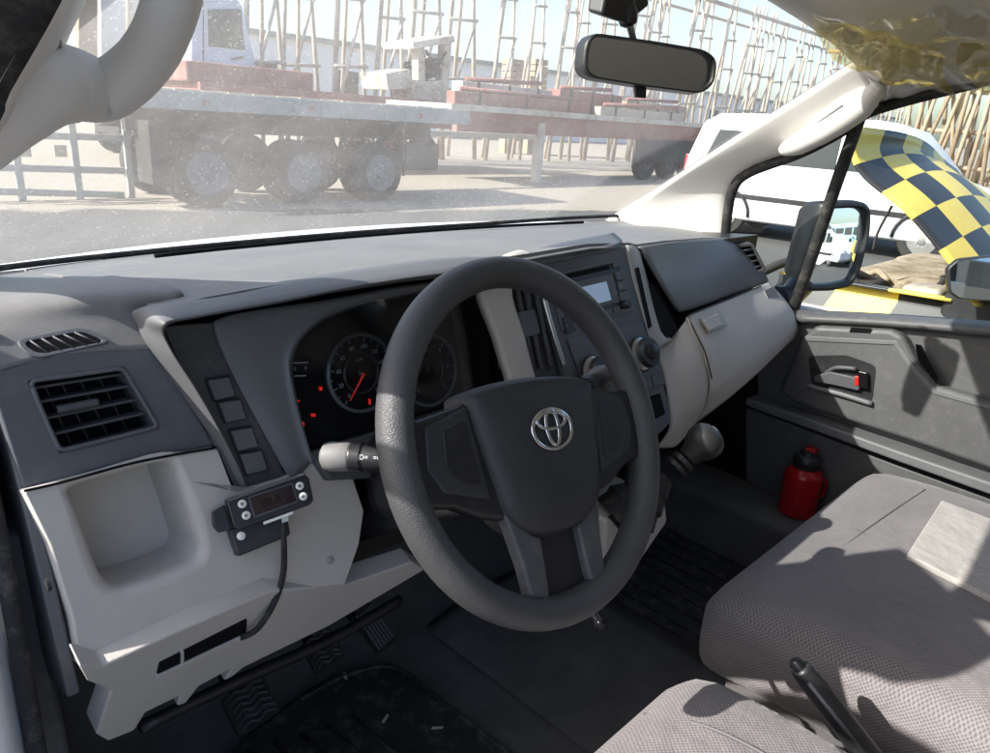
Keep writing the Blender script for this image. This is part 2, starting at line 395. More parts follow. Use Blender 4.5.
# ================================================================== VAN CABIN SHELL
KA = ((0.25, 1.317), (0.195, 1.12)); KB = ((0.195, 1.12), (0.235, 1.0)); VV = ((0.29, 1.42), (0.255, 1.30))
SPL = ((0.275, 1.44), (0.245, 1.30)); CL = ((0.275, 1.43), (0.235, 1.28)); CF = ((0.265, 1.47), (0.12, 1.16))
van = thing('van_cabin', (0, -0.3, 0.0), 'white van cabin with pale pillars, dusty windscreen and grey carpet', 'van cabin')
# floor, toe board, sills
grid('floor_carpet', [[(x, y, z + 0.004*sin(9*x+7*y)) for x in (-0.80, -0.4, 0, 0.3, 0.82)] for y, z in ((-1.3, 0.65), (-0.6, 0.65), (0.2, 0.65), (0.50, 0.655), (0.62, 0.72), (0.74, 0.95), (0.76, 1.3))], 'carpet', van, 4, 0.01)
grid('carpet_hump', [[(x, y, z) for y in (-0.9, -0.4, 0.1, 0.30, 0.40, 0.5)] for x, z in ((-0.10, 0.655), (-0.05, 0.668), (0.1, 0.678), (0.22, 0.675), (0.255, 0.645))], 'carpet', van, 3, 0.004)
# raised step at the passenger door
prism('door_step', [(0.64, -0.9, 0.60), (0.64, 0.55, 0.60), (0.64, 0.55, 0.80), (0.64, -0.9, 0.80)], (0.21, 0, 0), 'carpet', van, 0.02, 4)
prism('sill_panel', [(-0.90, -0.8, 0.45), (-0.90, 0.42, 0.45), (-0.90, 0.42, 0.72), (-0.90, -0.8, 0.72)], (0.10, 0, 0), 'white_paint', van, 0.02, 3)
# firewall behind the dash, partition behind the seats
box('bulkhead', (0, 0.79, 1.0), (1.66, 0.02, 0.80), 'rubber', van)
box('rear_partition', (0, -1.32, 1.25), (1.70, 0.03, 1.3), 'rear_trim', van)
for sx_ in (-1, 1):
    box('cabin_side', (0.86*sx_, -1.09, 0.93), (0.04, 0.46, 0.66), 'rear_trim', van)
    box('door_post', (0.80*sx_, -0.93, 1.52), (0.06, 0.10, 0.54), 'rear_trim', van, 0.01)
    mk('added_rear_glass', [(0.85*sx_, -0.98, 1.26), (0.85*sx_, -1.31, 1.26), (0.76*sx_, -1.31, 1.78), (0.76*sx_, -0.98, 1.78)], [(0, 1, 2, 3)], 'side_glass', van)  # unseen rear windows, added so light brightens what the interior mirror reflects
# roof lining
rows = []
for y, dz in ((0.255, -0.004), (0.235, -0.012), (0.15, 0.012), (-0.3, 0.03), (-0.8, 0.03), (-1.33, 0.02)):
    rows.append([(x, y, 1.93+dz-0.118*min(1.35, abs(x/0.63)**2.6)) for x in (-0.72, -0.64, -0.5, -0.2, 0.2, 0.5, 0.64, 0.72)])
    if y > 0: rows[-1] = [(x, y-0.12*(x/0.63)**2, z) for x, y, z in rows[-1]]
rf = grid('roof_lining', rows, 'headliner', van, 4, 0)
md = rf.modifiers.new('so', 'SOLIDIFY'); md.thickness = 0.03; md.offset = 0
# windscreen: from the cowl up to the header
WB = [(-0.775, 0.70, 1.425), (-0.6, 0.765, 1.42), (-0.3, 0.81, 1.418), (0, 0.825, 1.418), (0.3, 0.81, 1.42), (0.6, 0.785, 1.424), (0.765, 0.745, 1.428)]
WT = [(-0.72, 0.15, 1.79), (-0.5, 0.19, 1.872), (-0.25, 0.235, 1.918), (0, 0.25, 1.93), (0.25, 0.235, 1.918), (0.5, 0.19, 1.872), (0.63, 0.135, 1.812)]
WM = [Vector(a).lerp(Vector(b), 0.5)+Vector((0, 0.035*(1-(a[0]/0.77)**2)+0.004, 0.025*(1-(a[0]/0.77)**2))) for a, b in zip(WB, WT)]
grid('windscreen', [WB, WM, WT], 'windscreen_glass', van, 6, 0)
tube('windscreen_seal', [Vector(p)+Vector((0, -0.002, -0.003)) for p in WB], 0.0045, 'rubber', van)
tube('windscreen_seal', [WB[-1], WM[-1], WT[-1]], 0.006, 'rubber', van)
# painted cowl and short bonnet beyond the glass
grid('bonnet', [[(x, 0.80+0.06*(1-(x/0.8)**2)+dy, 1.4035+dz-0.02*(x/0.8)**2) for x in (-0.8, -0.4, 0, 0.4, 0.8)] for dy, dz in ((0.0, 0.0), (0.06, 0.002), (0.2, -0.035), (0.45, -0.13), (0.62, -0.26))], 'white_paint', van, 4, 0.004)
# right pillar, traced between its glass edge and its door edge
wr = [Vector(WB[-1]).lerp(Vector(WM[-1]), t) for t in (-0.12, 0.25, 0.6)]+[Vector(WM[-1]).lerp(Vector(WT[-1]), t) for t in (0.1, 0.55, 1.0)]
dr = [PX(722, 262, 0.83), PX(728, 200, 0.805), PX(748, 170, 0.775), PX(790, 152, 0.745), PX(835, 135, 0.725), PX(880, 104, 0.705)]
mid = [a.lerp(b, 0.55)+Vector((-0.014, -0.008, 0.0)) for a, b in zip(wr, dr)]
rows = [[w+Vector((0.01, 0.012, 0)) for w in wr], [w+Vector((-0.012, -0.008, 0)) for w in wr], mid, [d+Vector((-0.012, 0.0, 0)) for d in dr], [d+Vector((0.03, 0.01, 0)) for d in dr]]
pr = grid('pillar', rows, 'pillar_trim', van, 4, 0.006)
# grab handle moulded on the right pillar: a bulge with a finger slot
hb = [PX(783, 150, 0.70), PX(800, 143, 0.675), PX(830, 128, 0.66), PX(860, 107, 0.655), PX(880, 85, 0.665)]
tube('grab_handle', hb, [0.012, 0.024, 0.024, 0.026, 0.014], 'pillar_trim', pr, 6, 14)
ha = [PX(795, 138, 0.715), PX(820, 118, 0.69), PX(848, 95, 0.675), PX(872, 78, 0.665)]
tube('grab_handle', ha, [0.008, 0.017, 0.018, 0.012], 'pillar_trim', pr, 6, 14)
quad('finger_slot', [PX(803, 132, 0.655), PX(842, 105, 0.635), PX(846, 109, 0.635), PX(808, 137, 0.655)], 'dash_mid', pr, 0.004)
# left pillar with its big loop handle
wl = [PX(-80, 300, -0.775), PX(0, 158, -0.755), PX(48, 78, -0.735), PX(86, 0, -0.71), PX(130, -100, -0.68)]
dl = [PX(-120, 240, -0.84), PX(-25, 140, -0.825), PX(0, 92, -0.815), PX(50, 2, -0.795), PX(95, -100, -0.765)]
pm = [a.lerp(b, 0.5)+Vector((0.004, -0.004, 0)) for a, b in zip(wl, dl)]
rows = [[w+Vector((0.0, 0.03, 0.01)) for w in wl], wl, pm, dl, [d+Vector((-0.006, 0.01, 0)) for d in dl]]
plf = grid('pillar', rows, 'pillar_trim', van, 4, 0.006)
tube('grab_handle', [PX(-20, 160, -0.79), PX(22, 108, -0.785), PX(62, 84, -0.752), PX(105, 90, -0.718), PX(143, 62, -0.702), PX(168, 15, -0.70), PX(176, -45, -0.70), PX(160, -110, -0.70)], [0.014, 0.024, 0.029, 0.0235, 0.0205, 0.0195, 0.0195, 0.02], 'pillar_trim', plf, 8, 18)
tube('handle_seam', [PX(60, 40, -0.757), PX(62, 75, -0.742), PX(52, 108, -0.752), PX(40, 118, -0.768)], 0.0012, 'trim_grey', plf, 6, 8)
# dark weather seal of the open driver's door, outside the pillar
dk = [d+Vector((0.004, -0.006, 0.0)) for d in dl]
wd = (0.02, 0.03, 0.06, 0.13, 0.15)
grid('weather_seal', [dk, [d+Vector((-0.5*w, 0.0, 0.01)) for d, w in zip(dk, wd)], [d+Vector((-w, 0.4*w, 0.02)) for d, w in zip(dk, wd)]], 'rubber', van, 4, 0.004)
# door jamb going down on the driver's side
jb = [PX(-30, 400, -0.83), PX(3, 560, -0.835), PX(28, 700, -0.84), PX(44, 790, -0.845)]
tube('weather_seal', jb, 0.008, 'rubber', van, 6, 12)
grid('door_jamb', [[p+Vector((-0.004, 0.02, 0)) for p in jb], [p+Vector((-0.03, -0.005, 0)) for p in jb], [p+Vector((-0.06, 0.03, 0)) for p in jb]], 'white_paint', van, 4, 0.004)
grid('jamb_trim', [[p+Vector((0.004, 0.008, 0)) for p in jb], [p+Vector((0.012, 0.08, -0.01)) for p in jb], [p+Vector((0.02, 0.26, -0.03)) for p in jb]], 'dash_dark', van, 4, 0.004)
prism('kick_panel', [(0.80, 0.20, 0.64), (0.80, 0.78, 0.64), (0.80, 0.78, 1.40), (0.80, 0.40, 1.40), (0.80, 0.33, 1.2)], (0.04, 0, 0), 'recess_black', van, 0.01)
prism('kick_panel', [(-0.80, 0.24, 0.64), (-0.80, 0.78, 0.64), (-0.80, 0.78, 1.25), (-0.80, 0.30, 1.25)], (-0.03, 0, 0), 'dash_dark', van, 0.01)
# ================================================================== DASHBOARD
dash = thing('dashboard', (0, 0.5, 1.1), 'dark grey over pale grey dashboard spanning the van cabin', 'dashboard')
# padded top
ST = [-0.668, -0.635, -0.60, -0.55, -0.50, -0.40, -0.28, -0.22, -0.15, 0.0, 0.13, 0.165, 0.30, 0.42, 0.56, 0.72, 0.82]
LY = [0.250, 0.240, 0.233, 0.232, 0.232, 0.232, 0.232, 0.236, 0.245, 0.262, 0.270, 0.278, 0.304, 0.327, 0.354, 0.380, 0.395]
LZ = [1.463, 1.470, 1.474, 1.476, 1.477, 1.479, 1.477, 1.475, 1.474, 1.474, 1.466, 1.459, 1.453, 1.445, 1.436, 1.421, 1.414]
rows = []
for k, f in enumerate((0.0, 0.12, 0.35, 0.65, 0.9, 1.0)):
    r = []
    for x, ly, lz in zip(ST, LY, LZ):
        by = 0.82-0.10*(x/0.8)**2; bz = 1.412
        y = by+(ly-by)*f; z = bz+(lz-bz)*(f**0.75)
        if k == 1: z -= 0.006
        r.append((x, y, z))
    rows.append(r)
rows.append([(x, ly-0.003, lz-0.004) for x, ly, lz in zip(ST, LY, LZ)])
def dens(r, k=6):
    q = []
    for a, b in zip(r, r[1:]):
        for j in range(k): t = j/k; t = t*t*(3-2*t) if abs(a[0]-b[0]) < 0.02 else t; q.append(Vector(a).lerp(Vector(b), t))
    return q+[Vector(r[-1])]
rows = [dens(r) for r in rows]; cols = [spline([r[j] for r in rows], 4) for j in range(len(rows[0]))]
grid('padded_top', [[c[i] for c in cols] for i in range(len(cols[0]))], 'dash_top', dash, 1, 0.012, lin=True)
# demister slot along the glass
tube('demister_slot', [(x, 0.745-0.09*(x/0.8)**2, 1.4235) for x in (-0.5, -0.25, 0, 0.3, 0.55)], 0.0035, 'recess_black', dash, 5, 8)
# core under the pads
prism('dash_core', [(-0.80, 0.36, 1.14), (-0.80, 0.70, 1.05), (-0.80, 0.70, 1.395), (-0.80, 0.36, 1.43)], (1.60, 0, 0), 'black_plastic', dash)
prism('end_plate', [(-0.812, 0.262, 1.31), (-0.812, 0.215, 1.15), (-0.808, 0.222, 1.10), (-0.808, 0.50, 1.02), (-0.812, 0.60, 1.40), (-0.812, 0.31, 1.45)], (0.012, 0, 0), 'dash_mid', dash, 0.003)
lathe('clip', [(0.006, 0), (0.006, 0.003), (0.003, 0.004)], PX(50, 584, -0.813), (-1, 0, 0), 'black_plastic', dash, 12)
# left corner: sloped pad with the small side demister
DV = ((0.345, 1.475), (0.292, 1.425))
CXS = (-0.84, -0.79, -0.745, -0.70, -0.635)
def ctop(x, y, z): return Vector((x, y-0.10*(x/0.8)**2+0.05, z))
grid('corner_pad', [[ctop(x, 0.75, 1.412) for x in CXS], [ctop(x, 0.60, 1.432) for x in CXS], [ctop(x, 0.48, 1.452) for x in CXS],
                    [(-0.845, 0.355, 1.458), (-0.79, 0.350, 1.462), (-0.745, 0.342, 1.466), (-0.70, 0.330, 1.468), (-0.635, 0.30, 1.470)],
                    [YZ(-30, 340, DV), YZ(30, 327, DV), YZ(80, 320, DV), YZ(130, 318, DV), YZ(172, 316, DV)],
                    [YZ(-22, 376, VV, 0.001), YZ(30, 361, VV, 0.001), YZ(80, 352, VV, 0.001), YZ(152, 348, VV, 0.001), YZ(185, 352, VV, 0.001)]], 'dash_top', dash, 5, 0.006)
n = NORM(DV)
inn = rounded([YZ(22, 342, DV, 0.003), YZ(82, 331, DV, 0.003), YZ(106, 341, DV, 0.003), YZ(38, 354, DV, 0.003)], 0.008)
out = rounded([YZ(13, 340, DV, 0.003), YZ(82, 326, DV, 0.003), YZ(114, 341, DV, 0.003), YZ(34, 359, DV, 0.003)], 0.010)
sv = ringplate('side_demister', out, inn, -n*0.016, 'dash_blue', dash, bevel=0.001)
prism('duct', [p-n*0.0008 for p in inn], -n*0.001, 'recess_black', sv)
for k in range(5):
    t = (k+0.7)/5.4
    a = YZ(22, 342, DV, 0.0028).lerp(YZ(82, 331, DV, 0.0028), t); c = YZ(38, 354, DV, 0.0028).lerp(YZ(106, 341, DV, 0.0028), t)
    tube('vane', [a, c], 0.0009, 'dash_dark', sv, seg=8)
# main left vent
o_ = [(-14, 374), (60, 352), (152, 347), (172, 372), (197, 412), (217, 446), (138, 460), (63, 481), (24, 490), (4, 430)]
i_ = [(30, 381), (75, 375), (123, 368), (135, 388), (147, 408), (158, 427), (110, 439), (60, 451), (49, 427), (39, 404)]
n = NORM(VV)
vb = ringplate('vent_panel', [YZ(*p, VV) for p in o_], [YZ(*p, VV) for p in i_], -n*0.045, 'dash_blue', dash, bevel=0.004)
il = rounded([YZ(*p, VV, 0.001) for p in i_], 0.006, 3)
tube('vent_rim', il+[il[0]], 0.0022, 'dash_blue', vb, 1, 8, smoothpath=False)
prism('duct', [YZ(*p, VV, -0.04) for p in i_], -n*0.004, 'recess_black', vb)
def vslat(nm, p0, p1, w, mat, off=-0.014, tilt=0.35, par=vb):
    a, b = YZ(*p0, VV, off), YZ(*p1, VV, off); up = (b-a).cross(n).normalized()
    if up.z < 0: up = -up
    v = (-n*cos(tilt)+up*sin(tilt))*w; th = up*0.0014
    return prism(nm, [a-th, b-th, b-th+v, a-th+v], th*2, mat, par, 0.0006, 1)
for f in (0.10, 0.30, 0.53, 0.76):
    a = Vector((30, 381, 0)).lerp(Vector((60, 451, 0)), f); c = Vector((123, 368, 0)).lerp(Vector((158, 427, 0)), f)
    vslat('slat', (a.x+2, a.y), (c.x-2, c.y), 0.013, 'dash_dark', tilt=0.15)
for f in (0.12, 0.3, 0.5, 0.7, 0.88):
    a = YZ(30+93*f, 381-13*f, VV, -0.030); c = YZ(60+98*f, 451-24*f, VV, -0.030)
    prism('vane', [a, c, c-n*0.012, a-n*0.012], (0.0015, 0, 0), 'black_plastic', vb)
a, c = YZ(57, 410, VV, -0.006), YZ(98, 402, VV, -0.006)
tube('slider', [a, a.lerp(c, 0.5), c], 0.0042, 'dash_dark', vb, 4, 10)
# hood rim: along the top edge, round the corner and down the left of the instruments
HP = ((0.232, 1.475), (0.235, 1.30))
ho = [(500, 257), (449, 258), (368, 269), (280, 284), (223, 296), (182, 303), (157, 307), (143, 314), (138, 325), (147, 344), (171, 378), (197, 416), (217, 447), (236, 492)]
hi = [(500, 274), (449, 275), (368, 286), (280, 303), (223, 313), (192, 319), (174, 322), (166, 327), (165, 336), (176, 357), (198, 391), (220, 430), (240, 470), (252, 500)]
oy = [0.240, 0.240, 0.240, 0.240, 0.240, 0.243, 0.250, 0.268]
rows = [[], [], [], [], [], []]
for k, (p, q) in enumerate(zip(ho, hi)):
    def mixp(f): return (p[0]*(1-f)+q[0]*f, p[1]*(1-f)+q[1]*f)
    if k < 8:
        e0 = PY(*p, oy[k]); rows[0].append(e0+Vector((0, 0.03, -0.006))); rows[1].append(e0)
        d0 = oy[k]
        rows[2].append(PY(*mixp(0.35), d0*0.4+0.205*0.6)); rows[3].append(PY(*mixp(0.75), 0.203)); rows[4].append(PY(*q, 0.207)); rows[5].append(PY(q[0], q[1]-1, 0.285))
    else:
        rows[0].append(YZ(*p, VV, -0.004)); rows[1].append(YZ(*p, VV, 0.003))
        a = mixp(0.35); rows[2].append(YZ(*a, VV).lerp(YZ(*a, HP), 0.45)); a = mixp(0.75); rows[3].append(YZ(*a, VV).lerp(YZ(*a, HP), 0.85))
        rows[4].append(YZ(*q, HP)); rows[5].append(YZ(*q, SPL, -0.004))
grid('hood_rim', rows, 'dash_mid', dash, 4, 0)
# switch panel with four blanks
sp_ = quad('switch_panel', [YZ(163, 326, SPL, -0.002), YZ(217, 322, SPL, -0.002), YZ(290, 484, SPL, -0.002), YZ(238, 494, SPL, -0.002)], 'dash_dark', dash, 0.01, 0.002)
n = NORM(SPL)
for (x, y) in ((219.5, 388), (230.5, 410.5), (242.5, 438.5), (252, 462)):
    q = [(x-13.5, y-8), (x+8, y-11.5), (x+14, y+7.5), (x-6, y+12)]
    prism('switch_blank', [YZ(*p, SPL, 0.0) for p in q], n*0.005, 'dash_mid', sp_, 0.0015)
    q2 = [(x+(a-x)*1.13, y+(b-y)*1.13) for a, b in q]
    prism('switch_socket', [YZ(*p, SPL, 0.0) for p in q2], n*0.0012, 'black_plastic', sp_)
# instrument shroud (smooth grey-blue dish round the black dials)
so_ = [(292, 484), (262, 430), (228, 365), (214, 327), (222, 318), (250, 311), (330, 299), (400, 286), (470, 277)]
si_ = [(312, 462), (300, 420), (290, 372), (292, 352), (303, 333), (325, 316), (365, 302), (420, 290), (482, 282)]
rows = [[YZ(*p, SPL, 0.002) for p in so_], [YZ(p[0]*.6+q[0]*.4, p[1]*.6+q[1]*.4, SPL, 0.006) for p, q in zip(so_, si_)],
        [YZ(p[0]*.12+q[0]*.88, p[1]*.12+q[1]*.88, SPL, 0.004) for p, q in zip(so_, si_)], [YZ(*q, CL, 0.006) for q in si_], [YZ(q[0]+3, q[1]+3, CL, -0.015) for q in si_]]
grid('instrument_shroud', rows, 'shroud_grey', dash, 4, 0.003)
cl = prism('instrument_cluster', [YZ(*p, CL, -0.013) for p in ((282, 480), (282, 340), (300, 318), (360, 296), (440, 280), (540, 268), (540, 420), (420, 452))], -NORM(CL)*0.01, 'black_gloss', dash)
n = NORM(CL); uy = Vector((0, 0, 1))-n*n.z; uy.normalize(); ux = Vector((1, 0, 0))
def dial(c, r, nums, needle=None, size=0.0085, a0=225, a1=-45):
    o = c
    V, F = [], []; K = 64
    for k in range(K):
        a = 2*pi*k/K
        for rr, h in ((r*1.06, 0.0), (r*1.05, 0.005), (r*0.985, 0.005), (r*0.96, 0.001)):
            V.append(o+(ux*cos(a)+uy*sin(a))*rr+n*h)
    for k in range(K):
        for j in range(3): F.append((4*k+j, 4*((k+1) % K)+j, 4*((k+1) % K)+j+1, 4*k+j+1))
    mk('dial_rim', V, F, 'console_grey', cl, smooth=True)
    V, F = [], []
    for k in range(K):
        a = 2*pi*k/K
        for rr, h in ((r*0.56, 0.0), (r*0.55, 0.003), (r*0.51, 0.003), (r*0.49, 0.0)):
            V.append(o+(ux*cos(a)+uy*sin(a))*rr+n*h)
    for k in range(K):
        for j in range(3): F.append((4*k+j, 4*((k+1) % K)+j, 4*((k+1) % K)+j+1, 4*k+j+1))
    mk('inner_rim', V, F, 'black_plastic', cl, smooth=True)
    V, F = [], []; M = (len(nums)-1)*2
    for k in range(M+1):
        a = radians(a0+(a1-a0)*k/M); l = 0.10 if k % 2 == 0 else 0.055; d = ux*cos(a)+uy*sin(a); t = ux*sin(a)-uy*cos(a); w = 0.0007
        b = len(V); V += [o+d*r*0.94-t*w+n*0.001, o+d*r*0.94+t*w+n*0.001, o+d*r*(0.94-l)+t*w+n*0.001, o+d*r*(0.94-l)-t*w+n*0.001]; F.append((b, b+1, b+2, b+3))
    mk('tick_marks', V, F, 'dial_ink', cl)
    for k, s in enumerate(nums):
        if not s: continue
        a = radians(a0+(a1-a0)*k/(len(nums)-1)); text('dial_number', s, size, o+(ux*cos(a)+uy*sin(a))*r*0.70+n*0.001, ux, uy, 'dial_ink', cl)
    lathe('needle_hub', [(r*0.13, 0), (r*0.13, 0.004), (r*0.09, 0.006)], o+n*0.001, n, 'black_plastic', cl, 20)
    if needle is not None:
        a = radians(needle); d = ux*cos(a)+uy*sin(a); t = ux*sin(a)-uy*cos(a)
        prism('needle', [o-t*0.0013+n*0.007, o+d*r*0.84-t*0.0004+n*0.007, o+d*r*0.84+t*0.0006+n*0.007, o+t*0.0016+n*0.007], n*0.001, 'needle_red', cl)
sc = YZ(361, 373, CL, -0.0125); sr = (YZ(361, 335, CL, -0.0125)-sc).length
dial(sc, sr, ['0', '20', '40', '60', '80', '100', '120', '140', '160', '180'], 228, 0.0075, 228, -48)
text('dial_unit', 'km/h', 0.0055, sc+uy*sr*0.36+n*0.001, ux, uy, 'dial_ink', cl)
tcn = YZ(428, 370, CL, -0.0125); dial(tcn, sr*1.0, ['0', '1', '2', '3', '4', '5', '6'], None, 0.0075, 228, -48)
for (x, y, w, h) in ((320.5, 388.5, 1.6, 2.0), (313, 415, 2.4, 1.6), (302.5, 424, 1.6, 2.4), (297, 401, 2.4, 0.8), (369.5, 401.5, 1.0, 3.0)):
    prism('warning_lamp', [YZ(x-w, y-h, CL, -0.0115), YZ(x+w, y-h*.8, CL, -0.0115), YZ(x+w, y+h, CL, -0.0115), YZ(x-w*.8, y+h, CL, -0.0115)], n*0.0006, 'warn_red', cl)
for (x0, x1, y) in ((292, 308, 362.5), (294, 306, 375.5)):
    prism('gauge_mark', [YZ(x0, y, CL, -0.0115), YZ(x1, y-.5, CL, -0.0115), YZ(x1, y+.6, CL, -0.0115), YZ(x0, y+1.1, CL, -0.0115)], n*0.0004, 'icon_ink', cl)
text('gauge_letter', 'E', 0.006, YZ(295, 369, CL, -0.0115), ux, uy, 'icon_ink', cl)
text('gauge_letter', 'F', 0.006, YZ(306, 368.5, CL, -0.0115), ux, uy, 'icon_ink', cl)
quad('cluster_lens', [YZ(286, 350, CL, 0.0), YZ(360, 300, CL, 0.0), YZ(500, 275, CL, 0.0), YZ(500, 420, CL, 0.0)], 'cluster_lens', cl, 0.0012)
# dark ledge below the dials (column surround)
quad('column_surround', [YZ(308, 452, CL, 0.002), YZ(500, 392, CL, 0.002), YZ(520, 470, CL, 0.01), YZ(330, 480, CL, 0.01)], 'dash_dark', dash, 0.02, 0.003)
# pale upright strip between the dials and the centre vent
TS = ((0.255, 1.47), (0.185, 1.30))
grid('pale_strip', [[PY(512, 252, 0.31), PY(520, 250, 0.31), PY(534, 252, 0.31)], [YZ(500, 258, TS), YZ(518, 255, TS, 0.004), YZ(538, 262, TS)],
     [YZ(482, 287, TS), YZ(497, 285, TS, 0.004), YZ(512, 286, TS)], [YZ(498, 336, TS), YZ(512, 334, TS, 0.004), YZ(524, 334, TS)], [YZ(514, 388, TS), YZ(526, 384, TS, 0.004), YZ(536, 380, TS)], [YZ(528, 430, TS), YZ(540, 428, TS, .004), YZ(550, 424, TS)]], 'dash_light', dash, 4, 0.02)
# centre-left vent with upright vanes and a grip
cv = quad('centre_vent', [YZ(510, 284, TS, -0.012), YZ(543, 278, TS, -0.012), YZ(566, 372, TS, -0.012), YZ(530, 384, TS, -0.012)], 'black_plastic', dash, 0.03)
for a, b in (((516, 286), (533, 370)), ((524, 284), (541, 368)), ((533, 282), (551, 366))):
    p, q = YZ(*a, TS, -0.010), YZ(*b, TS, -0.010); tube('vane', [p, q], 0.004, 'dash_dark', cv, seg=8)
quad('vent_grip', [YZ(519, 312, TS, 0.0), YZ(535, 309, TS, 0.0), YZ(541, 333, TS, 0.0), YZ(525, 338, TS, 0.0)], 'console_grey', cv, 0.012, 0.002)
tube('chrome_strip', [YZ(543, 296, TS, 0.003), YZ(553, 332, TS, 0.003), YZ(564, 366, TS, 0.003)], 0.0042, 'satin', dash, 4, 10)
# centre console face
n = NORM(CF)
cf_o = [(530, 262), (575, 252), (619, 243), (626, 246), (634, 280), (648, 322), (660, 366), (671, 410), (671, 424), (662, 433), (640, 444), (600, 452), (575, 400), (552, 330)]
cf = prism('centre_console', [YZ(*p, CF) for p in cf_o], -n*0.05, 'console_grey', dash, 0.006, 3)
grid('console_crown', [[YZ(532, 262, CF, -0.03)+Vector((0, 0.02, 0.012)), YZ(578, 250, CF, -0.03)+Vector((0, 0.02, 0.012)), YZ(622, 240, CF, -0.03)+Vector((0, 0.02, 0.010))],
     [YZ(531, 259, CF, -0.01), YZ(577, 249, CF, -0.01), YZ(622, 240, CF, -0.01)], [YZ(532, 262, CF, 0.001), YZ(577, 252, CF, 0.001), YZ(621, 243, CF, 0.001)], [YZ(534, 267, CF, 0.002), YZ(577, 258, CF, 0.002), YZ(621, 248, CF, 0.002)]], 'console_grey', dash, 4, 0.003)
# radio
def cfq(nm, pts, h, mat, par, bevel=0.0, base=0.0):
    return prism(nm, [YZ(*p, CF, base) for p in pts], n*h, mat, par, bevel)
out = rounded([YZ(548, 274, CF, 0.002), YZ(621, 257, CF, 0.002), YZ(634, 311, CF, 0.002), YZ(562, 332, CF, 0.002)], 0.008, 3)
inn = rounded([YZ(552, 277, CF, 0.002), YZ(618, 262, CF, 0.002), YZ(629, 307, CF, 0.002), YZ(566, 326, CF, 0.002)], 0.008, 3)
rb = ringplate('radio_bezel', out, inn, -n*0.010, 'console_grey', dash, bevel=0.001)
rad = cfq('radio', [(552, 277), (618, 262), (629, 307), (566, 326)], 0.004, 'black_plastic', dash, 0.002, -0.003)
cfq('disc_slot', [(562, 275.5), (608, 265.5), (609.5, 269), (563.5, 279.5)], 0.0015, 'recess_black', rad, 0, 0.001)
cfq('button', [(612, 263.5), (616.5, 262.5), (617.5, 267), (613, 268)], 0.003, 'console_grey', rad, 0.0006, 0.001)
cfq('display_frame', [(566, 284), (612, 274), (619, 302), (573, 315)], 0.0022, 'console_grey', rad, 0.001, 0.001)
cfq('display', [(574, 289), (606, 281.5), (611, 300), (580, 308.5)], 0.001, 'lcd', rad, 0, 0.003)
for k in range(3):
    y = 272.5+k*10.2; x = 614+k*2.1
    cfq('button', [(x, y), (x+9, y-2), (x+11, y+6.5), (x+2, y+8.5)], 0.003, 'console_grey', rad, 0.0008, 0.001)
for k in range(5):
    x = 582+k*7.6; y = 316-k*2.1
    cfq('button', [(x, y), (x+6, y-1.7), (x+7.4, y+4), (x+1.4, y+5.7)], 0.003, 'console_grey', rad, 0.0008, 0.001)
text('radio_mark', 'i', 0.006, YZ(620.5, 286, CF, 0.0045), (1, 0, 0), (0, 0, 1), 'ink_white', rad)
lathe('volume_knob', [(0.007, 0), (0.007, 0.010), (0.0055, 0.012)], YZ(624, 305, CF, 0.002), n, 'black_plastic', rad, 16)
# heater panel below the radio
cfq('heater_panel', [(566, 340), (640, 321), (661, 372), (664, 384), (596, 404), (580, 380)], 0.003, 'console_grey', dash, 0.003, 0.0)
sq = cfq('hazard_switch', [(561, 319), (570, 316.5), (574, 331), (565, 334)], 0.004, 'black_plastic', dash, 0.001)
text('hazard_mark', 'R', 0.007, YZ(567, 326, CF, 0.0045), (1, 0, 0), (0, 0, 1), 'icon_ink', sq)
for (x, y) in ((641, 354), (594, 374)):
    kb = lathe('heater_knob', [(0.030, 0.0), (0.030, 0.004), (0.0255, 0.005), (0.025, 0.018), (0.023, 0.022), (0.013, 0.0225), (0.0125, 0.028), (0.010, 0.030)], YZ(x, y, CF, 0.003), n, 'black_plastic', dash, 32)
    lathe('knob_ring', [(0.0262, 0.0), (0.0268, 0.003), (0.0255, 0.004)], YZ(x, y, CF, 0.011), n, 'satin', kb, 32)
for k in range(2):
    x = 640+k*10; y = 380-k*3
    cfq('button', [(x, y), (x+8.5, y-2.5), (x+11, y+7), (x+2.5, y+9.5)], 0.004, 'console_grey', dash, 0.001, 0.002)
out = rounded([YZ(638, 397, CF, 0.002), YZ(662, 389, CF, 0.002), YZ(669, 416, CF, 0.002), YZ(646, 427, CF, 0.002)], 0.005, 3)
inn = rounded([YZ(642, 399, CF, 0.002), YZ(660, 393, CF, 0.002), YZ(665.5, 414, CF, 0.002), YZ(648, 423, CF, 0.002)], 0.004, 3)
ck = ringplate('console_pocket', out, inn, -n*0.002, 'console_grey', dash, bevel=0.0008)
prism('pocket_floor', inn, -n*0.0005, 'recess_black', ck)
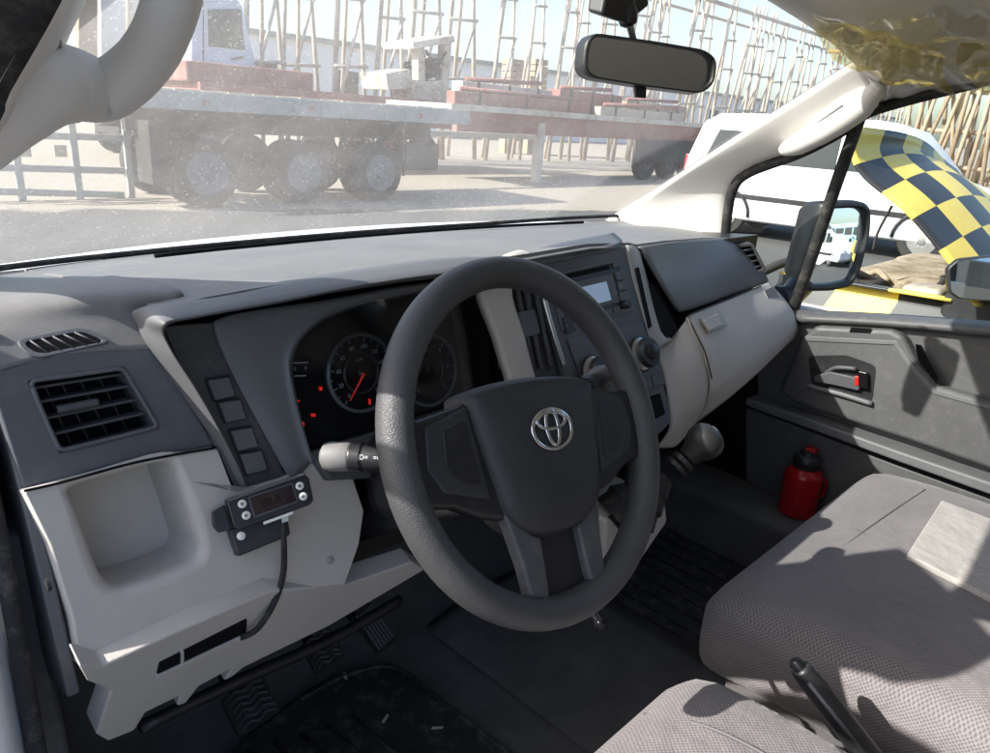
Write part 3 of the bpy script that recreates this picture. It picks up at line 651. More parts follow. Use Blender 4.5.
# pale flank right of the console: two strips with a slot and a dark pocket between
grid('console_flank', [[YZ(627, 245, CF, 0.003), YZ(634, 246, CF, 0.0), YZ(640, 252, CF, -0.012)], [YZ(636, 285, CF, 0.003), YZ(643, 284, CF, 0.0), YZ(650, 288, CF, -0.012)],
     [YZ(648, 328, CF, 0.003), YZ(655, 325, CF, 0.0), YZ(662, 326, CF, -0.012)], [YZ(655, 352, CF, 0.003), YZ(664, 345, CF, 0.0), YZ(672, 340, CF, -0.01)]], 'trim_grey', dash, 4, 0.02)
quad('card_slot', [YZ(635.5, 268, CF, 0.0045), YZ(639, 267, CF, 0.003), YZ(652, 326, CF, 0.003), YZ(648.5, 329, CF, 0.0045)], 'recess_black', dash, 0.001)
quad('side_pocket', [YZ(650, 284, CF, -0.008), YZ(657, 284, CF, -0.014), YZ(678, 330, CF, -0.014), YZ(663, 341, CF, -0.004)], 'recess_black', dash, 0.004)
# upper passenger pad
up_t = [(640, 246, 0.165), (668, 242, 0.30), (690, 240, 0.42), (712, 238, 0.56), (735, 238, 0.72), (745, 240, 0.79)]
up_m = [(650, 262, 0.178), (672, 264, 0.28), (694, 261, 0.40), (716, 254, 0.53), (738, 246, 0.70), (752, 247, 0.79)]
up_b = [(678, 309, 0.232), (686, 308, 0.265), (708, 301, 0.38), (732, 292, 0.53), (755, 284, 0.69), (768, 279, 0.785)]
grid('passenger_pad', [[PX(*p) for p in up_t], [PX(p[0], p[1], p[2]) for p in up_m], [PX(a[0]*.5+b[0]*.5, a[1]*.5+b[1]*.5, a[2]*.5+b[2]*.5-0.012) for a, b in zip(up_m, up_b)], [PX(*p) for p in up_b], [PX(p[0], p[1]+3, p[2]+0.02) for p in up_b]], 'dash_mid', dash, 4, 0.006)
def pv(x, y, d=0.0): return PX(x, y, 0.705-d+(x-742)*0.0022)
vr = ringplate('passenger_vent', rounded([pv(732, 245, .004), pv(753, 243, .004), pv(767, 270, .004), pv(749, 276, .004)], 0.008, 3), rounded([pv(735, 248, .004), pv(751, 246, .004), pv(763, 269, .004), pv(750, 273, .004)], 0.006, 3), (0.02, 0.02, 0), 'dash_dark', dash, bevel=0.001)
quad('duct', [pv(735, 248, -.006), pv(751, 246, -.006), pv(763, 269, -.006), pv(750, 273, -.006)], 'recess_black', vr, 0.003)
for k in range(4):
    f = (k+0.6)/4.2; a = pv(735+15*f, 248+25*f, 0.001); b = pv(751+12*f, 246+23*f, 0.001); tube('slat', [a, b], 0.0025, 'dash_dark', vr, seg=8)
# glovebox, pale, bulging towards the seat
G = [[(688, 316, .25), (712, 306, .38), (737, 296, .53), (761, 286, .70), (768, 282, .78)],
     [(690, 322, .245), (714, 311, .375), (739, 300, .525), (763, 290, .695), (772, 285, .775)],
     [(705, 353, .25), (730, 341, .38), (755, 327, .53), (780, 313, .70), (790, 306, .79)],
     [(712, 379, .262), (738, 364, .39), (762, 349, .54), (787, 330, .71), (797, 322, .80)],
     [(710, 397, .275), (736, 379, .40), (762, 360, .555), (787, 341, .73), (798, 331, .82)],
     [(694, 425, .33), (728, 399, .44), (758, 373, .59), (785, 347, .75), (797, 337, .84)]]
gb = grid('glovebox', [[PX(*p) for p in r] for r in G], 'dash_light', dash, 4, 0.006)
def gseam(pts, nm='seam'): tube(nm, [PX(x, y, v-0.002) for x, y, v in pts], 0.0013, 'rubber', gb, 5, 6)
gseam([(688, 317, .25), (696, 334, .247), (705, 353, .25), (712, 379, .262)])
gseam([(688, 315, .25), (712, 305.5, .38), (737, 295.5, .53), (761, 286, .70)])
lt = [PX(699, 316, .293), PX(718, 309, .385), PX(726, 324, .395), PX(709, 331, .30)]
lt = [p+Vector((-0.010, -0.010, 0.002)) for p in lt]
quad('latch_recess', lt, 'trim_grey', gb, 0.006, 0.002)
cc = (lt[0]+lt[1]+lt[2]+lt[3])/4; e = [cc+(p-cc)*0.72+(lt[0]-lt[1])*0.12 for p in lt]
ltc = quad('latch', [p+Vector((-0.004, -0.004, 0.002)) for p in e], 'dash_light', gb, 0.005, 0.0015)
nn = (e[1]-e[0]).cross(e[3]-e[0]).normalized(); nn = nn if nn.dot(CAM-cc) > 0 else -nn
lathe('key_hole', [(0.009, 0), (0.009, 0.003), (0.006, 0.004), (0.005, 0.003)], PX(708.5, 322, 0.33)+Vector((-0.016, -0.016, 0.003)), nn, 'chrome', gb, 20)
gp = [PX(*p)+Vector((-0.010, -0.010, 0)) for p in ((762, 289, .695), (772, 284, .765), (787, 318, .775), (780, 324, .71))]
quad('pull_recess', gp, 'trim_grey', gb, 0.003, 0.001)
# pale lower centre panel, from the console flank down to the gear lever
LP = [[(655, 350, .15), (664, 344, .185), (675, 334, .215), (688, 318, .252)], [(664, 372, .145), (676, 366, .175), (690, 360, .21), (704, 354, .252)],
      [(671, 408, .14), (682, 404, .175), (696, 398, .215), (709, 394, .277)], [(672, 430, .135), (678, 430, .18), (684, 430, .23), (693, 427, .335)],
      [(660, 448, .115), (668, 448, .16), (676, 446, .22), (684, 438, .34)]]
grid('centre_panel', [[PX(*p) for p in r] for r in LP], 'dash_light', dash, 4, 0.006)
# lower pod carrying the gear lever
pod = [(-0.10, 0.02, 1.03), (0.09, 0.045, 1.01), (0.10, 0.10, 1.10), (0.12, 0.30, 1.16), (-0.10, 0.30, 1.16), (-0.11, 0.09, 1.13)]
PB = [PX(605, 520, -0.10), PX(640, 512, -0.02), PX(666, 503, 0.07), PX(669, 522, 0.075), PX(645, 556, 0.02), PX(617, 590, -0.04), PX(600, 575, -0.07)]
prism('lever_pod', PB, (0.0, 0.30, 0.03), 'dash_light', dash, 0.008, 3)
PT = [PX(640, 512, -0.02), PX(664, 503, 0.066), PX(661, 512, 0.066), PX(640, 530, -0.005), PX(622, 536, -0.05), PX(610, 522, -0.09)]
prism('lever_tray', [p+Vector((0, -0.004, 0.003)) for p in PT], (0, 0.012, 0.004), 'black_plastic', dash, 0.002)
prism('under_column', [(-0.56, 0.27, 1.10), (-0.25, 0.27, 1.10), (-0.22, 0.33, 1.24), (-0.58, 0.33, 1.24)], (0, 0.10, 0), 'black_plastic', dash, 0.01)
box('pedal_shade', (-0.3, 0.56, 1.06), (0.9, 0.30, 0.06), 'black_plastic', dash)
# ---- pale knee panel with open tray
n = NORM(KA)
O = [(22, 491), (120, 466), (217, 447), (234, 490), (258, 485), (284, 477), (312, 460), (351, 468), (365, 511), (360, 545), (346, 585), (272, 592), (185, 630), (103, 667), (79, 667), (72, 621), (48, 544)]
T = [(67, 488), (120, 475), (173, 460), (180, 480), (189, 506), (198, 535), (200, 541), (201, 545), (201, 549), (200, 554), (198, 558), (193, 563), (160, 577), (120, 589), (104, 580), (87, 535), (76, 505)]
OO = rounded([YZ(*p, KA) for p in O], 0.003, 4); TT = rounded([YZ(*p, KA) for p in T], 0.022, 4); tcn_ = sum(TT, Vector())/len(TT)
def grow(p, r): d = p-tcn_; return p+d.normalized()*r
ocn_ = sum(OO, Vector())/len(OO)
loops = [[p-n*0.05 for p in OO], [p-n*0.006 for p in OO], [p+(ocn_-p).normalized()*0.0010-n*0.0018 for p in OO], [p+(ocn_-p).normalized()*0.0028 for p in OO]]
loops += [[grow(p, 0.012) for p in TT], [grow(p, 0.006)-n*0.0016 for p in TT], [grow(p, 0.002)-n*0.006 for p in TT], [p-n*0.014 for p in TT], [tcn_+(p-tcn_)*0.97-n*0.10 for p in TT]]
kv = [p for l in loops for p in l]; km = len(OO); kf = [(i*km+j, i*km+(j+1) % km, (i+1)*km+(j+1) % km, (i+1)*km+j) for i in range(len(loops)-1) for j in range(km)]
kp = mk('knee_panel', kv, kf, 'dash_light', dash, smooth=True); 
for p in kp.data.polygons:
    if 3*km <= p.index < 4*km: p.use_smooth = False
md = kp.modifiers.new('e', 'EDGE_SPLIT'); md.split_angle = radians(50)
prism('tray_back', [YZ(*p, KA)-n*0.085 for p in T], -n*0.004, 'dash_light', kp)
for pts, pl in ((((79, 667), (103, 667), (185, 630), (262, 597)), KA), (((24, 491), (63, 482), (138, 462), (216, 447.5)), KA)):
    tube('panel_gap', [YZ(*p, pl, 0.0012) for p in pts], 0.0013, 'recess_black', dash, 5, 6)
lathe('screw_cap', [(0.005, 0), (0.005, 0.001), (0.004, 0.0016)], YZ(330, 560, KA, 0.0), NORM(KA), 'trim_grey', dash, 16)
n = NORM(KB)
def kb(nm, pts, mat='dash_light', off=-0.001, t=0.03, bev=0.003): return prism(nm, [YZ(*p, KB, off) for p in pts], -n*t, mat, dash, bev, 2)
low = kb('lower_panel', [(79, 666), (103, 666), (185, 628.5), (272, 591), (346, 585), (413, 562), (425, 570), (330, 626), (244, 668), (233, 677), (224, 682), (232, 669), (199, 687), (186, 704), (177, 707), (179, 697), (146, 713), (135, 731), (108, 742), (96, 735), (111, 691), (88, 682)])
sl = prism('fuse_slot', [YZ(*p, KB, 0.0015) for p in ((160, 664), (247, 620), (246, 635), (157, 677))], -n*0.004, 'recess_black', low)
prism('slot_divider', [YZ(*p, KB, 0.003) for p in ((181, 653), (184, 651.5), (184, 663), (181, 664.5))], -n*0.004, 'dash_light', low)
prism('slot_lip', [YZ(*p, KB, 0.004) for p in ((157, 677), (246, 635), (246, 639), (155, 683))], -n*0.006, 'dash_light', low, 0.001)
box('bracket', (-0.5, 0.33, 1.06), (0.5, 0.05, 0.03), 'black_plastic', dash)
tube('bracket_rail', [YZ(140, 728, KB, -0.02), YZ(240, 680, KB, -0.02), YZ(330, 640, KB, -0.02), YZ(400, 600, KB, -0.03)], 0.008, 'black_plastic', dash, 4, 8)
# ================================================================== STEERING WHEEL
T_ = radians(28.3); WC = Vector((-0.40, 0, 1.35)); wx = Vector((1, 0, 0)); wy = Vector((0, sin(T_), cos(T_))); wn = Vector((0, -cos(T_), sin(T_)))
ph = radians(-7); wu = wx*cos(ph)+wy*sin(ph); wv = wy*cos(ph)-wx*sin(ph)
def wp(u, v, h=0.0): return WC+wu*u+wv*v+wn*h
sw = thing('steering_wheel', WC-wn*0.06, 'black steering wheel with chrome oval emblem on its pad', 'steering wheel')
V, F = [], []; K, J = 96, 16; R = 0.1772
for k in range(K):
    a = 2*pi*k/K
    for j in range(J):
        b = 2*pi*j/J; rr = 0.0168+0.0016*max(0, cos(4*a+0.3))*0; V.append(wp((R+rr*cos(b))*cos(a), (R+rr*cos(b))*sin(a), rr*1.12*sin(b)))
for k in range(K):
    for j in range(J): F.append((k*J+j, ((k+1) % K)*J+j, ((k+1) % K)*J+(j+1) % J, k*J+(j+1) % J))
mk('rim', V, F, 'wheel_skin', sw, smooth=True)
def wpoly(nm, pts, h, t, mat, par=sw, bevel=0.004, seg=3): return prism(nm, [wp(*p, h) for p in pts], -wn*t, mat, par, bevel, seg)
def sym(p): return p+[(-u, v) for u, v in reversed(p)]
# airbag pad: domed, wider at the top
half = [(0.0, 0.060), (0.045, 0.058), (0.082, 0.052), (0.090, 0.040), (0.083, 0.0), (0.074, -0.045), (0.066, -0.074), (0.040, -0.094), (0.0, -0.100)]
loop = half+[(-u, v) for u, v in reversed(half[1:-1])]
LS = spline([Vector((u, v, 0)) for u, v in loop+[loop[0]]], 3)[:-1]
rings = []
for f, h in ((1.02, -0.030), (1.03, -0.002), (1.0, 0.008), (0.95, 0.0135), (0.82, 0.0175), (0.55, 0.0205), (0.25, 0.0215)):
    rings.append([wp(p.x*f, (p.y+0.02)*f-0.02, h) for p in LS])
V = [p for r in rings for p in r]+[wp(0, -0.02, 0.022)]; m_ = len(LS); F = []
for i in range(len(rings)-1):
    for j in range(m_): F.append((i*m_+j, i*m_+(j+1) % m_, (i+1)*m_+(j+1) % m_, (i+1)*m_+j))
for j in range(m_): F.append(((len(rings)-1)*m_+j, (len(rings)-1)*m_+(j+1) % m_, len(V)-1))
pad = mk('airbag_pad', V, F, 'pad_skin', sw, smooth=True)
wpoly('hub', sym([(0.0, 0.045), (0.075, 0.04), (0.06, -0.07), (0.0, -0.085)]), -0.012, 0.05, 'black_plastic', bevel=0.01)
for s in (-1, 1):
    q = [(0.078*s, 0.046), (0.112*s, 0.040), (0.150*s, 0.034), (0.178*s, 0.040), (0.180*s, -0.052), (0.156*s, -0.047), (0.128*s, -0.052), (0.100*s, -0.066), (0.066*s, -0.076)]
    wpoly('spoke', q, 0.004, 0.018, 'black_plastic', bevel=0.006)
    q = [(0.092*s, 0.040), (0.146*s, 0.026), (0.152*s, -0.012), (0.138*s, -0.036), (0.084*s, -0.052)]
    c1 = wpoly('spoke_cover', q, 0.0065, 0.006, 'pad_skin', bevel=0.003)
    q = [(0.100*s, 0.026), (0.128*s, 0.019), (0.132*s, -0.012), (0.118*s, -0.030), (0.094*s, -0.036)]
    wpoly('switch_blank', q, 0.0080, 0.004, 'black_plastic', c1, bevel=0.0012)
    q = [(0.071*s, -0.066), (0.040*s, -0.094), (0.028*s, -0.100), (0.030*s, -0.150), (0.034*s, -0.166), (0.056*s, -0.160), (0.060*s, -0.120)]
    wpoly('lower_spoke', q, 0.006, 0.016, 'dash_dark', bevel=0.004)
wpoly('lower_spoke_plate', sym([(0.0, -0.095), (0.032, -0.092), (0.034, -0.164), (0.0, -0.166)]), -0.004, 0.012, 'black_plastic', bevel=0.003)
# emblem: three crossing ovals in chrome
def oval(cu, cv, a, b, r, h, w=1.0, K=48, J=8):
    V, F = [], []
    for k in range(K):
        t = 2*pi*k/K; c, s = cos(t), sin(t); nx, ny = b*c, a*s; l = sqrt(nx*nx+ny*ny); nx, ny = nx/l, ny/l
        rr = r*(1.0+w*abs(nx)**2)
        for j in range(J):
            q = 2*pi*j/J; V.append(wp(cu+a*c+nx*rr*cos(q), cv+b*s+ny*rr*cos(q), h+r*0.8*sin(q)))
    for k in range(K):
        for j in range(J): F.append((k*J+j, ((k+1) % K)*J+j, ((k+1) % K)*J+(j+1) % J, k*J+(j+1) % J))
    return V, F
EV, EF = [], []
for args in ((0, 0.004, 0.0285, 0.0205, 0.0018, 0.0235, 0.45), (0, 0.0125, 0.0205, 0.0085, 0.0016, 0.0240, 0.35), (0, 0.0055, 0.0088, 0.0185, 0.0016, 0.0240, 0.6)):
    v, f = oval(*args); b = len(EV); EV += v; EF += [tuple(i+b for i in q) for q in f]
mk('emblem', EV, EF, 'chrome', sw, smooth=True)
# ================================================================== STEERING COLUMN
scn = thing('steering_column', (-0.40, 0.20, 1.20), 'black steering column shroud with two control stalks behind the wheel', 'steering column')
def cp(u, v, h): return WC+wx*u+wy*v+wn*h
for nm, vv in (('upper_shroud', (0.0, 0.052)), ('lower_shroud', (-0.066, 0.0))):
    rows = []
    for h, f in ((-0.035, 0.9), (-0.07, 1.0), (-0.15, 1.0), (-0.26, 0.95)):
        if vv[0] == 0: pts = [(-0.058, 0), (-0.056, 0.03), (-0.035, 0.05), (0, 0.054), (0.035, 0.05), (0.056, 0.03), (0.058, 0)]
        else: pts = [(-0.058, -0.001), (-0.06, -0.04), (-0.045, -0.066), (0, -0.072), (0.045, -0.066), (0.06, -0.04), (0.058, -0.001)]
        rows.append([cp(u*f, v*f, h) for u, v in pts])
    grid(nm, rows, 'black_plastic', scn, 4, 0.003)
lathe('column_nose', [(0.034, 0), (0.036, 0.03), (0.03, 0.04)], cp(0, 0, -0.06), wn, 'black_plastic', scn)
def stalk(p, q, nm, lit):
    d = (q-p)
    st = tube(nm, [p, p.lerp(q, 0.35), p.lerp(q, 0.62), p.lerp(q, 0.8)], [0.010, 0.0115, 0.0145, 0.015], 'black_plastic', scn, 5, 16)
    lathe('end_cap', [(0.0146, 0), (0.016, 0.003), (0.0165, d.length*0.14), (0.0145, d.length*0.19), (0.008, d.length*0.215), (0.0, d.length*0.22)], p.lerp(q, 0.79), d, lit, st, 20)
    for f in (0.70,): lathe('collar', [(0.0158, 0), (0.0158, 0.002)], p.lerp(q, f), d, 'black_gloss', st, 20)
    u = d.normalized()
    tc = (CAM-p).normalized(); side = (tc-u*tc.dot(u)).normalized()
    yv = side.cross(u)
    if yv.z < 0: yv = -yv
    xv = yv.cross(side)
    for f, s in ((0.45, '-O'), (0.57, '=O'), (0.67, 'D=')): text('stalk_icon', s, 0.0075, p.lerp(q, f)+side*0.0150, xv, yv, 'ink_white', st, depth=0.0001)
    return st
sp0 = PX(398, 441, -0.45)
stalk(cp(-0.05, -0.005, -0.07), PX(322, 456, -0.545), 'stalk', 'dash_top')  # left tip takes a paler colour, standing in for sunlight on it
stalk(cp(0.05, 0.005, -0.065), PX(606, 374, -0.185), 'stalk', 'black_plastic')
tube('tilt_lever', [cp(0.02, -0.07, -0.10), PX(590, 610, -0.33), PX(600, 624, -0.33)], [0.004, 0.005, 0.007], 'black_gloss', scn, 4, 10)
lathe('ignition_barrel', [(0.02, 0), (0.02, 0.02), (0.015, 0.026), (0.008, 0.027)], cp(0.06, -0.03, -0.09), (1, -0.4, 0.1), 'black_plastic', scn, 20)
tube('shaft_cover', [cp(0, -0.03, -0.15), (-0.40, 0.40, 1.05), (-0.40, 0.56, 0.92)], [0.04, 0.035, 0.03], 'black_plastic', scn, 4, 14)
# ================================================================== PASSENGER DOOR
DX = 0.82
door = thing('passenger_door', (0.86, -0.2, 0.62), 'dark grey passenger door trim with armrest, window and outside mirror', 'door')
prism('door_skin', [(0.845, 0.42, 0.60), (0.845, -0.92, 0.60), (0.845, -0.92, 1.275), (0.845, 0.24, 1.265), (0.845, 0.38, 1.25)], (0.06, 0, 0), 'white_paint', door, 0.01)
def dq(nm, pts, x, t, mat='door_dark', par=door, bev=0.004): return prism(nm, [PX(a, b, x) for a, b in pts], (t, 0, 0), mat, par, bev, 3)
dp = dq('door_card', [(752, 330), (775, 300), (797, 314), (880, 319), (990, 325), (1120, 338), (1120, 560), (990, 500), (770, 418), (740, 405)], DX, 0.03)
# belt ledge along the window
grid('belt_ledge', [[PX(794, 309, 0.845), PX(880, 313, 0.845), PX(990, 321, 0.845), PX(1100, 331, 0.845)], [PX(795, 315, 0.80), PX(880, 319, 0.80), PX(990, 327, 0.80), PX(1100, 338, 0.80)], [PX(796, 321, 0.795), PX(880, 325, 0.795), PX(990, 335, 0.795), PX(1100, 346, 0.795)], [PX(797, 324, 0.815), PX(880, 328, 0.815), PX(990, 338, 0.815), PX(1100, 350, 0.815)]], 'door_dark', door, 4, 0.006)
# raised armrest field, its front end stepped above the rear part
ar = dq('armrest', [(802, 338), (815, 326), (890, 330), (903, 336), (916, 362), (938, 387), (990, 402), (1110, 428), (1110, 536), (990, 470), (905, 440), (795, 404), (778, 392)], 0.785, 0.04, bev=0.012)
dq('armrest_edge', [(805, 336), (897, 341), (912, 363), (936, 390), (990, 405), (1100, 430), (1100, 436), (990, 410), (933, 394), (908, 367), (894, 345), (803, 341)], 0.7825, 0.006, 'dash_mid', ar, 0.0015)
sk = dq('window_switch', [(851, 327), (871, 328), (870, 333), (849, 332)], 0.7825, 0.004, 'black_gloss', ar, 0.001)
dq('pull_pocket', [(915, 344), (921, 345), (940, 380), (936, 384), (918, 360)], 0.7835, 0.003, 'black_gloss', ar, 0.001)
# inner handle
rc = rounded([PX(808, 356, 0.7835), PX(846, 355, 0.7835), PX(876, 366, 0.7835), PX(872, 402, 0.7835), PX(812, 386, 0.7835)], 0.012, 3)
dh = prism('handle_recess', rc, (0.002, 0, 0), 'black_plastic', door)
lip = [PX(808, 386, 0.780), PX(840, 394, 0.778), PX(872, 404, 0.780)]
tube('recess_lip', lip, 0.006, 'dash_mid', door, 5, 10)
dq('handle_lever', [(814, 376), (830, 372), (858, 378), (862, 384), (858, 391), (832, 385), (814, 382)], 0.770, 0.010, 'dash_dark', dh, 0.003)
tube('handle_stem', [PX(822, 377, 0.79), PX(835, 368, 0.775), PX(856, 369, 0.772)], 0.005, 'dash_dark', dh, 4, 10)
dq('lock_button', [(858, 371), (867, 373), (867, 389), (858, 387)], 0.768, 0.010, 'black_gloss', dh, 0.002)
dq('lock_flag', [(854.5, 376), (858.5, 377), (858.5, 386), (854.5, 385)], 0.767, 0.008, 'lens_red', dh, 0.001)
# pale ledge and lower pocket wall
dq('lower_ledge', [(745, 398), (800, 416), (900, 452), (1000, 486), (1110, 525), (1110, 543), (1000, 499), (900, 463), (800, 426), (745, 406)], 0.76, 0.06, 'dash_mid', door, 0.006)
dq('map_pocket', [(745, 408), (800, 428), (900, 466), (1000, 502), (1110, 546), (1110, 640), (900, 560), (745, 480)], 0.79, 0.05, 'door_dark', door, 0.006)
# window frame, quarter post and glass: glass leans in towards the roof
def wxx(z): return 0.845-(z-1.27)*0.24
def G3(px, py):
    p = PX(px, py, 0.80)
    for _ in range(6): p = PX(px, py, wxx(p.z))
    return p
fr = [(722, 262), (726, 215), (732, 188), (748, 172), (800, 152), (845, 128), (864, 113), (900, 101), (950, 88), (1010, 74), (1090, 62), (1200, 60)]
tube('window_frame', [G3(*p)+Vector((-0.004, -0.006, 0)) for p in fr], 0.012, 'rubber', door, 6, 12)
tube('window_frame', [G3(x-4, y-3)+Vector((0.016, 0.008, 0.0)) for x, y in fr], 0.011, 'black_plastic', door, 6, 12)
qp = [G3(793, 312), G3(812, 258), G3(834, 192), G3(862, 112)]
tube('quarter_post', [p+Vector((-0.003, 0, 0)) for p in qp], 0.0135, 'rubber', door, 5, 12)
gl = [G3(*p) for p in ((722, 262), (727, 215), (733, 188), (748, 172), (800, 152), (845, 128), (862, 113), (834, 192), (812, 258), (796, 310), (760, 290))]
mk('quarter_glass', gl, [tuple(range(len(gl)))], 'side_glass', door)
gl = [G3(*p) for p in ((796, 310), (812, 258), (834, 192), (864, 113), (900, 101), (950, 88), (1010, 74), (1090, 62), (1200, 60), (1200, 350), (990, 323))]
mk('door_glass', gl, [tuple(range(len(gl)))], 'side_glass', door)
prism('rear_window_post', [(0.80, -0.90, 1.27), (0.80, -0.80, 1.27), (0.72, -0.80, 1.80), (0.72, -0.90, 1.80)], (0.05, 0, 0.01), 'black_plastic', door, 0.005)
rl_u = [PX(856, 60, .63), PX(878, 56, .64), PX(910, 58, .665), PX(955, 53, .68), PX(1010, 43, .69), PX(1090, 33, .70), PX(1200, 25, .70)]
rl_l = [G3(*p)+Vector((-0.012, 0, 0.004)) for p in ((845, 126), (868, 110), (902, 98), (952, 85), (1012, 71), (1090, 59), (1200, 57))]
grid('roof_rail', [[p+Vector((0.03, 0, 0.02)) for p in rl_u], rl_u, [a.lerp(b, 0.5)+Vector((-0.02, 0, -0.008)) for a, b in zip(rl_u, rl_l)], rl_l, [p+Vector((0.03, 0, 0)) for p in rl_l]], 'pillar_trim', van, 4, 0.006)
# outside mirror: the glass really mirrors the lot behind the van
MC = PX(838, 246, 1.02); d = (MC-CAM).normalized(); rr = Vector((0.20, -0.98, -0.055)).normalized(); mn = (rr-d).normalized()
og = [(823, 205), (850, 203.5), (862, 204.5), (868, 211), (867, 232), (858, 268), (850, 284), (830, 288), (808, 288.5), (803, 282)]
def mirror_body(og, MC, mn, depth, par, scale=1.10, glass_mat='mirror', shrink=0.82, lean=Vector((0, 0, 0)), hm='black_plastic', conv=0.0, rim=0.93):
    P = rounded([PL(x, y, MC, mn) for x, y in og], 0.012, 3); c = sum(P, Vector())/len(P)
    loops = [[c+(p-c)*scale*f-mn*h+lean*(h/depth) for p in P] for f, h in ((rim-0.005, 0.008), (rim, -0.008), (0.5*rim+0.49, -0.012), (1.0, -0.004), (1.02, 0.02), (0.98, depth*0.55), (shrink, depth*0.9), (shrink*0.6, depth))]
    V = [p for l in loops for p in l]; m_ = len(P); F = []
    for i in range(len(loops)-1):
        for j in range(m_): F.append((i*m_+j, i*m_+(j+1) % m_, (i+1)*m_+(j+1) % m_, (i+1)*m_+j))
    F.append(tuple(range((len(loops)-1)*m_, len(loops)*m_)))
    h = mk('mirror_housing', V, F, hm, par, smooth=True)
    gv_, gf_ = [c-mn*0.001], []
    NR = 8
    for i in range(1, NR+1):
        for p in P:
            q = c+(p-c)*scale*0.935*i/NR; gv_.append(q-mn*(((q-c).length**2)/(2*conv) if conv else 0.0)-mn*0.001)
    for j in range(m_): gf_.append((0, 1+j, 1+(j+1) % m_))
    for i in range(NR-1):
        for j in range(m_): gf_.append((1+i*m_+j, 1+i*m_+(j+1) % m_, 1+(i+1)*m_+(j+1) % m_, 1+(i+1)*m_+j))
    g = mk('mirror_glass', gv_, gf_, glass_mat, h, smooth=True)
    return h
RC = 1.3
mh = mirror_body(og, MC, mn, 0.11, door, 1.06, conv=RC, rim=0.86)
tube('mirror_arm', [PX(800, 285, 0.98), PX(790, 296, 0.92), PX(776, 300, 0.86)], [0.035, 0.03, 0.035], 'black_plastic', mh, 5, 14)
# ================================================================== DRIVER DOOR, standing ajar outside the left edge of the view
dd_ = thing('driver_door', (-0.90, 0.45, 0.62), 'white driver door standing ajar beside the open cabin', 'door')
def dk_(k, z, t=0.0): return Vector((-0.90-0.5*k-0.866*t, 0.45-0.866*k+0.5*t, z))
prism('door_skin', [dk_(0, 0.6), dk_(1.05, 0.6), dk_(1.05, 1.27), dk_(0, 1.27)], dk_(0, 0, 0.07)-dk_(0, 0, 0), 'white_paint', dd_, 0.01)
prism('door_card', [dk_(0.02, 0.62, -0.001), dk_(1.03, 0.62, -0.001), dk_(1.03, 1.26, -0.001), dk_(0.02, 1.26, -0.001)], dk_(0, 0, -0.03)-dk_(0, 0, 0), 'door_dark', dd_, 0.01)
tube('window_frame', [dk_(k, z, 0.03) for k, z in ((0.0, 1.27), (0.05, 1.46), (0.17, 1.65), (0.34, 1.77), (0.55, 1.80), (0.90, 1.79), (1.0, 1.65), (1.04, 1.27))], [0.008, 0.008, 0.010, 0.022, 0.026, 0.026, 0.02, 0.02], 'rubber', dd_, 6, 12)
#mk('door_glass', [dk_(k, z, 0.03) for k, z in ((0.0, 1.27), (0.05, 1.46), (0.17, 1.65), (0.34, 1.77), (0.55, 1.80), (0.90, 1.79), (1.0, 1.65), (1.04, 1.27))], [tuple(range(8))], 'side_glass', dd_)
# ================================================================== INTERIOR MIRROR
RM = PY(648, 63, 0.245)
im = thing('rear_view_mirror', Vector((RM.x-0.02, 0.285, 1.86)), 'black framed interior mirror hanging from the windscreen', 'mirror')
d = (RM-CAM).normalized(); tgt = Vector((0.0, -0.75, 1.955)); rn = ((tgt-RM).normalized()-d).normalized()
mirror_body([(592, 33), (650, 41), (703, 50), (716, 60), (713, 84), (700, 94), (645, 87), (589, 78), (580, 70), (583, 42)], RM, rn, 0.032, im, 1.0, 'mirror_dim', 0.8)
pt0 = PL(641, 95, RM, rn)
prism('dip_tab', [PL(636, 85, RM, rn)-rn*0.004, PL(648, 87, RM, rn)-rn*0.004, PL(648, 98, RM, rn)-rn*0.004, PL(637, 97, RM, rn)-rn*0.004], -rn*0.008, 'black_plastic', im, 0.002)
st0 = RM-rn*0.025; tpm = PY(625, 12, 0.275)
tube('stem', [st0, st0.lerp(PY(629, 24, 0.27), 0.6), PY(629, 22, 0.27)], [0.006, 0.005, 0.007], 'satin', im, 4, 12)
lathe('ball_socket', [(0.006, 0), (0.013, 0.004), (0.016, 0.018), (0.013, 0.03), (0.018, 0.04)], PY(629, 27, 0.268), (-0.1, 0.25, 1), 'black_plastic', im, 18)
prism('mount', [PY(602, 15, 0.27), PY(628, 24, 0.262), PY(650, 6, 0.262), PY(648, -14, 0.262), PY(608, -14, 0.27)], (0, 0.03, 0.006), 'black_plastic', im, 0.005)
# ================================================================== ROOF WRAP
wrap = thing('plastic_wrap', (0.58, 0.05, 1.80), 'crumpled clear and yellowed plastic wrap hanging from the roof corner', 'plastic wrap')
def crumple(nm, rows, amp, seed, n=7, mt='wrap_film'):
    R = [spline(r, n) for r in rows]; cols = [spline([r[j] for r in R], n) for j in range(len(R[0]))]
    rnd = random.Random(seed); ph_ = [(rnd.uniform(-60, 60), rnd.uniform(-60, 60), rnd.uniform(-20, 20), rnd.uniform(0, 6)) for _ in range(9)]
    def dsp(p):
        s = 0
        for a, b, c, e in ph_: s += abs(sin(a*p.x+b*p.y+c*p.z+e))-0.6
        return amp*s*0.35
    RR = [[p+Vector((dsp(p)*0.4, dsp(p*1.1), dsp(p*0.9))) for p in [c[i] for c in cols]] for i in range(len(cols[0]))]
    return grid(nm, RR, mt, wrap, 1, 0, lin=True)
def rf3(px, py, y): return PY(px, py, y)
def zr_(x): return 1.93-0.118*min(1.35, abs(x/0.63)**2.6)-0.012
